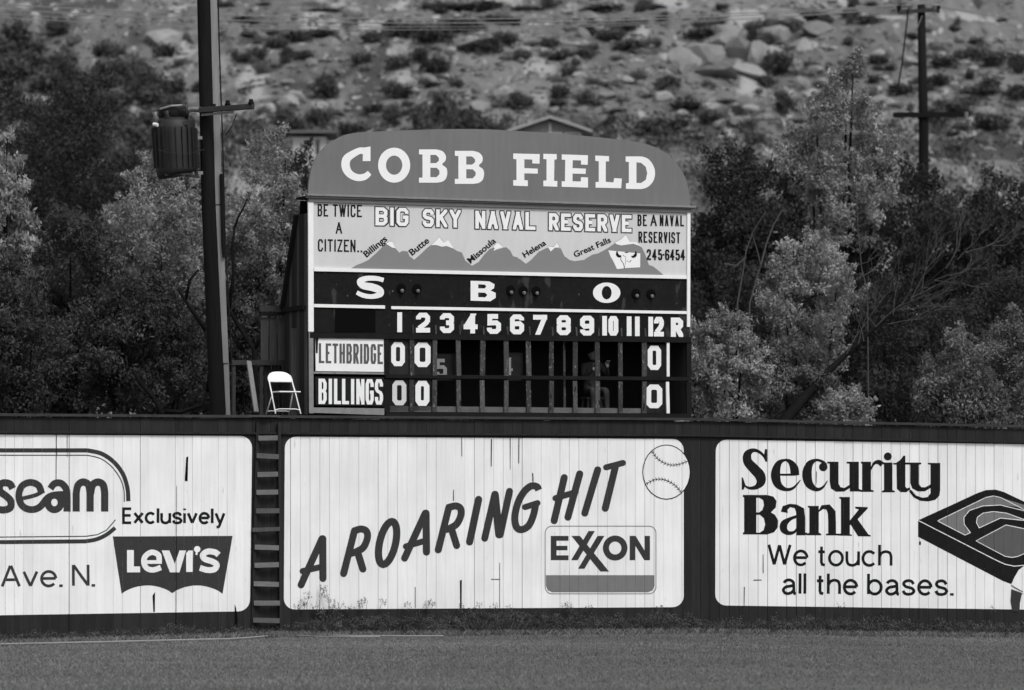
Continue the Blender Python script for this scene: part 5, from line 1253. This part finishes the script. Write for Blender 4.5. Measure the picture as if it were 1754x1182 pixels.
# ------------------------------------------------------------------ weeds along the fence foot, grass, hose
print('grass')
def blades(name, n, posf, h0, h1, w, seed, mat, label, lean=.5):
    g = np.random.default_rng(seed); P0 = np.array([posf(g) for _ in range(n)]); hgt = P0[:, 3]*(h0+(h1-h0)*g.random(n)); P0 = P0[:, :3]
    a = g.random(n)*2*np.pi; t = np.stack([np.cos(a), np.sin(a), 0*a], 1); ln = g.normal(size=(n, 3))*lean*hgt[:, None]; ln[:, 2] = 0
    ww = w*(.6+.8*g.random(n))[:, None]; up = np.stack([0*a, 0*a, hgt], 1)
    V4 = np.stack([P0-t*ww/2, P0+t*ww/2, P0+t*ww*.3+up*.6+ln*.4, P0+up+ln], 1).reshape(-1, 3)
    o = lnk(bpy.data.objects.new(name, quads_mesh(name, V4, g.random(n), mat))); return tag(o, label, kind='stuff')
dens = [(rnd.uniform(-8.9, 9.6), rnd.uniform(.2, .7), rnd.uniform(.5, 1.2)) for _ in range(60)]
def wh(x):
    k = .55+.2*math.sin(x*1.3+.5)*math.sin(x*.37)
    for c, s, h_ in dens: k = max(k, h_*math.exp(-((x-c)/s)**2)*.75)
    if x < -4.8: k *= .45
    if -4.75 < x < -3.95: k *= .4
    if x > 3.4: k *= .8
    return k
def fence_pos(g, d0=.03, d1=.5):
    si = g.choice(3, p=[.27, .43, .30]); pl = SEG[si]; u = g.random()*pl.len; d = d0+(d1-d0)*g.random(); p = pl.w(u, 0, d); return (p.x, p.y, gz(p.x), wh(p.x)*(1-.55*d/d1))
blades('tall_weeds', 80000, fence_pos, .12, .58, .0065, 3, 'weed', 'tangled dark weeds growing along the foot of the fence', .28)
g = np.random.default_rng(8); LV = []; TN = []
cl = []
for i in range(1500):
    q = fence_pos(g, .05, .45); h_ = .62*q[3]; cl.append((q[0], q[1], q[2]+rnd.uniform(.04, max(.08, h_)), .09, .08, .08))
V4, tone = leaf_arrays(cl, 105000, .032, 12, shell=.1)
tag(lnk(bpy.data.objects.new('leafy_weeds', quads_mesh('leafy_weeds', V4, tone, 'weed'))), 'leafy weeds in clumps against the fence foot', kind='stuff')
def seedheads(x, y, hpx, k): return None
sw = MB(); heads = []
for x, y in ((520, 1030), (527, 1018), (555, 1005), (549, 1012), (560, 1022), (572, 1030), (618, 1030), (622, 1025), (655, 1028), (733, 1032), (740, 1028), (700, 1036), (820, 1036), (790, 1038), (965, 1035), (975, 1036), (1440, 1035), (600, 1038), (508, 1036), (540, 1035), (585, 1034), (845, 1037), (1010, 1038), (1700, 1040)):
    top_ = SEG[1 if x < 1200 else 2].W(x, y, .12); b0 = Vector((top_.x+rnd.uniform(-.12, .12), top_.y, gz(top_.x))); m_ = b0.lerp(top_, .7)+Vector((rnd.uniform(-.04, .04), 0, .06))
    sw.tube([b0, m_, top_+Vector((rnd.uniform(-.08, .08), 0, -.03))], [.006, .004, .003], 4, cap=False)
    for k in range(10): heads.append((top_.x+rnd.uniform(-.07, .07), top_.y, top_.z+rnd.uniform(-.1, .03), .014, .014, .035))
tag(sw.build('weed_stalks', 'weed'), 'thin weed stalks reaching up over the white middle panel', kind='stuff')
V4, tone = leaf_arrays(heads, 3000, .018, 13); tag(lnk(bpy.data.objects.new('seed_heads', quads_mesh('seed_heads', V4, tone, 'weed'))), 'drooping seed heads in front of the white middle panel', kind='stuff')
def field_pos(g):
    y = 50+28*math.sqrt(g.random()); x = (g.random()*2-1)*(.125*y+.3)
    # keep in front of fence
    for pl in SEG:
        q = Vector((x, y, 0))-pl.a; 
        if 0 <= q.dot(pl.d) <= pl.len and q.dot(pl.n) < .05: return (x, 52+g.random()*15, gz(x), 1)
    return (x, y, gz(x), .5+.5*abs(math.sin(x*.8+y*.35)*math.sin(x*.21-y*.5+1)))
blades('mown_grass', 150000, field_pos, .02, .045, .016, 9, 'grass', 'short mown outfield grass in front of the fence', .5)
def edge_pos(g):
    q = fence_pos(g, .35, 1.0); return (q[0], q[1], q[2], 1)
blades('rough_grass', 16000, edge_pos, .03, .13, .014, 10, 'grass', 'longer rough grass bordering the weeds', .5)
hz_ = [P(x, y, ZC*F/(y-HY)) for x, y in ((-60, 1104), (60, 1102.5), (180, 1101), (300, 1099), (395, 1097.5), (430, 1095.5), (470, 1092), (520, 1091), (600, 1092.5), (680, 1093), (760, 1093))]
o = MB().tube([Vector((p.x, p.y, gz(p.x)+.035)) for p in hz_], .016, 6).build('garden_hose', 'hose'); tag(o, 'thin pale hose lying on the grass along the weeds at left', 'hose')
hz_ = [P(x, y, ZC*F/(y-HY)) for x, y in ((397, 1090), (405, 1084), (415, 1090), (428, 1093), (450, 1093), (480, 1091.5), (540, 1094), (600, 1095), (650, 1094.5))]
o = MB().tube([Vector((p.x, p.y, gz(p.x)+.04)) for p in hz_], .010, 6).build('rope', 'hose'); tag(o, 'short curled pale cord beside the ladder foot', 'cord')
print('done')
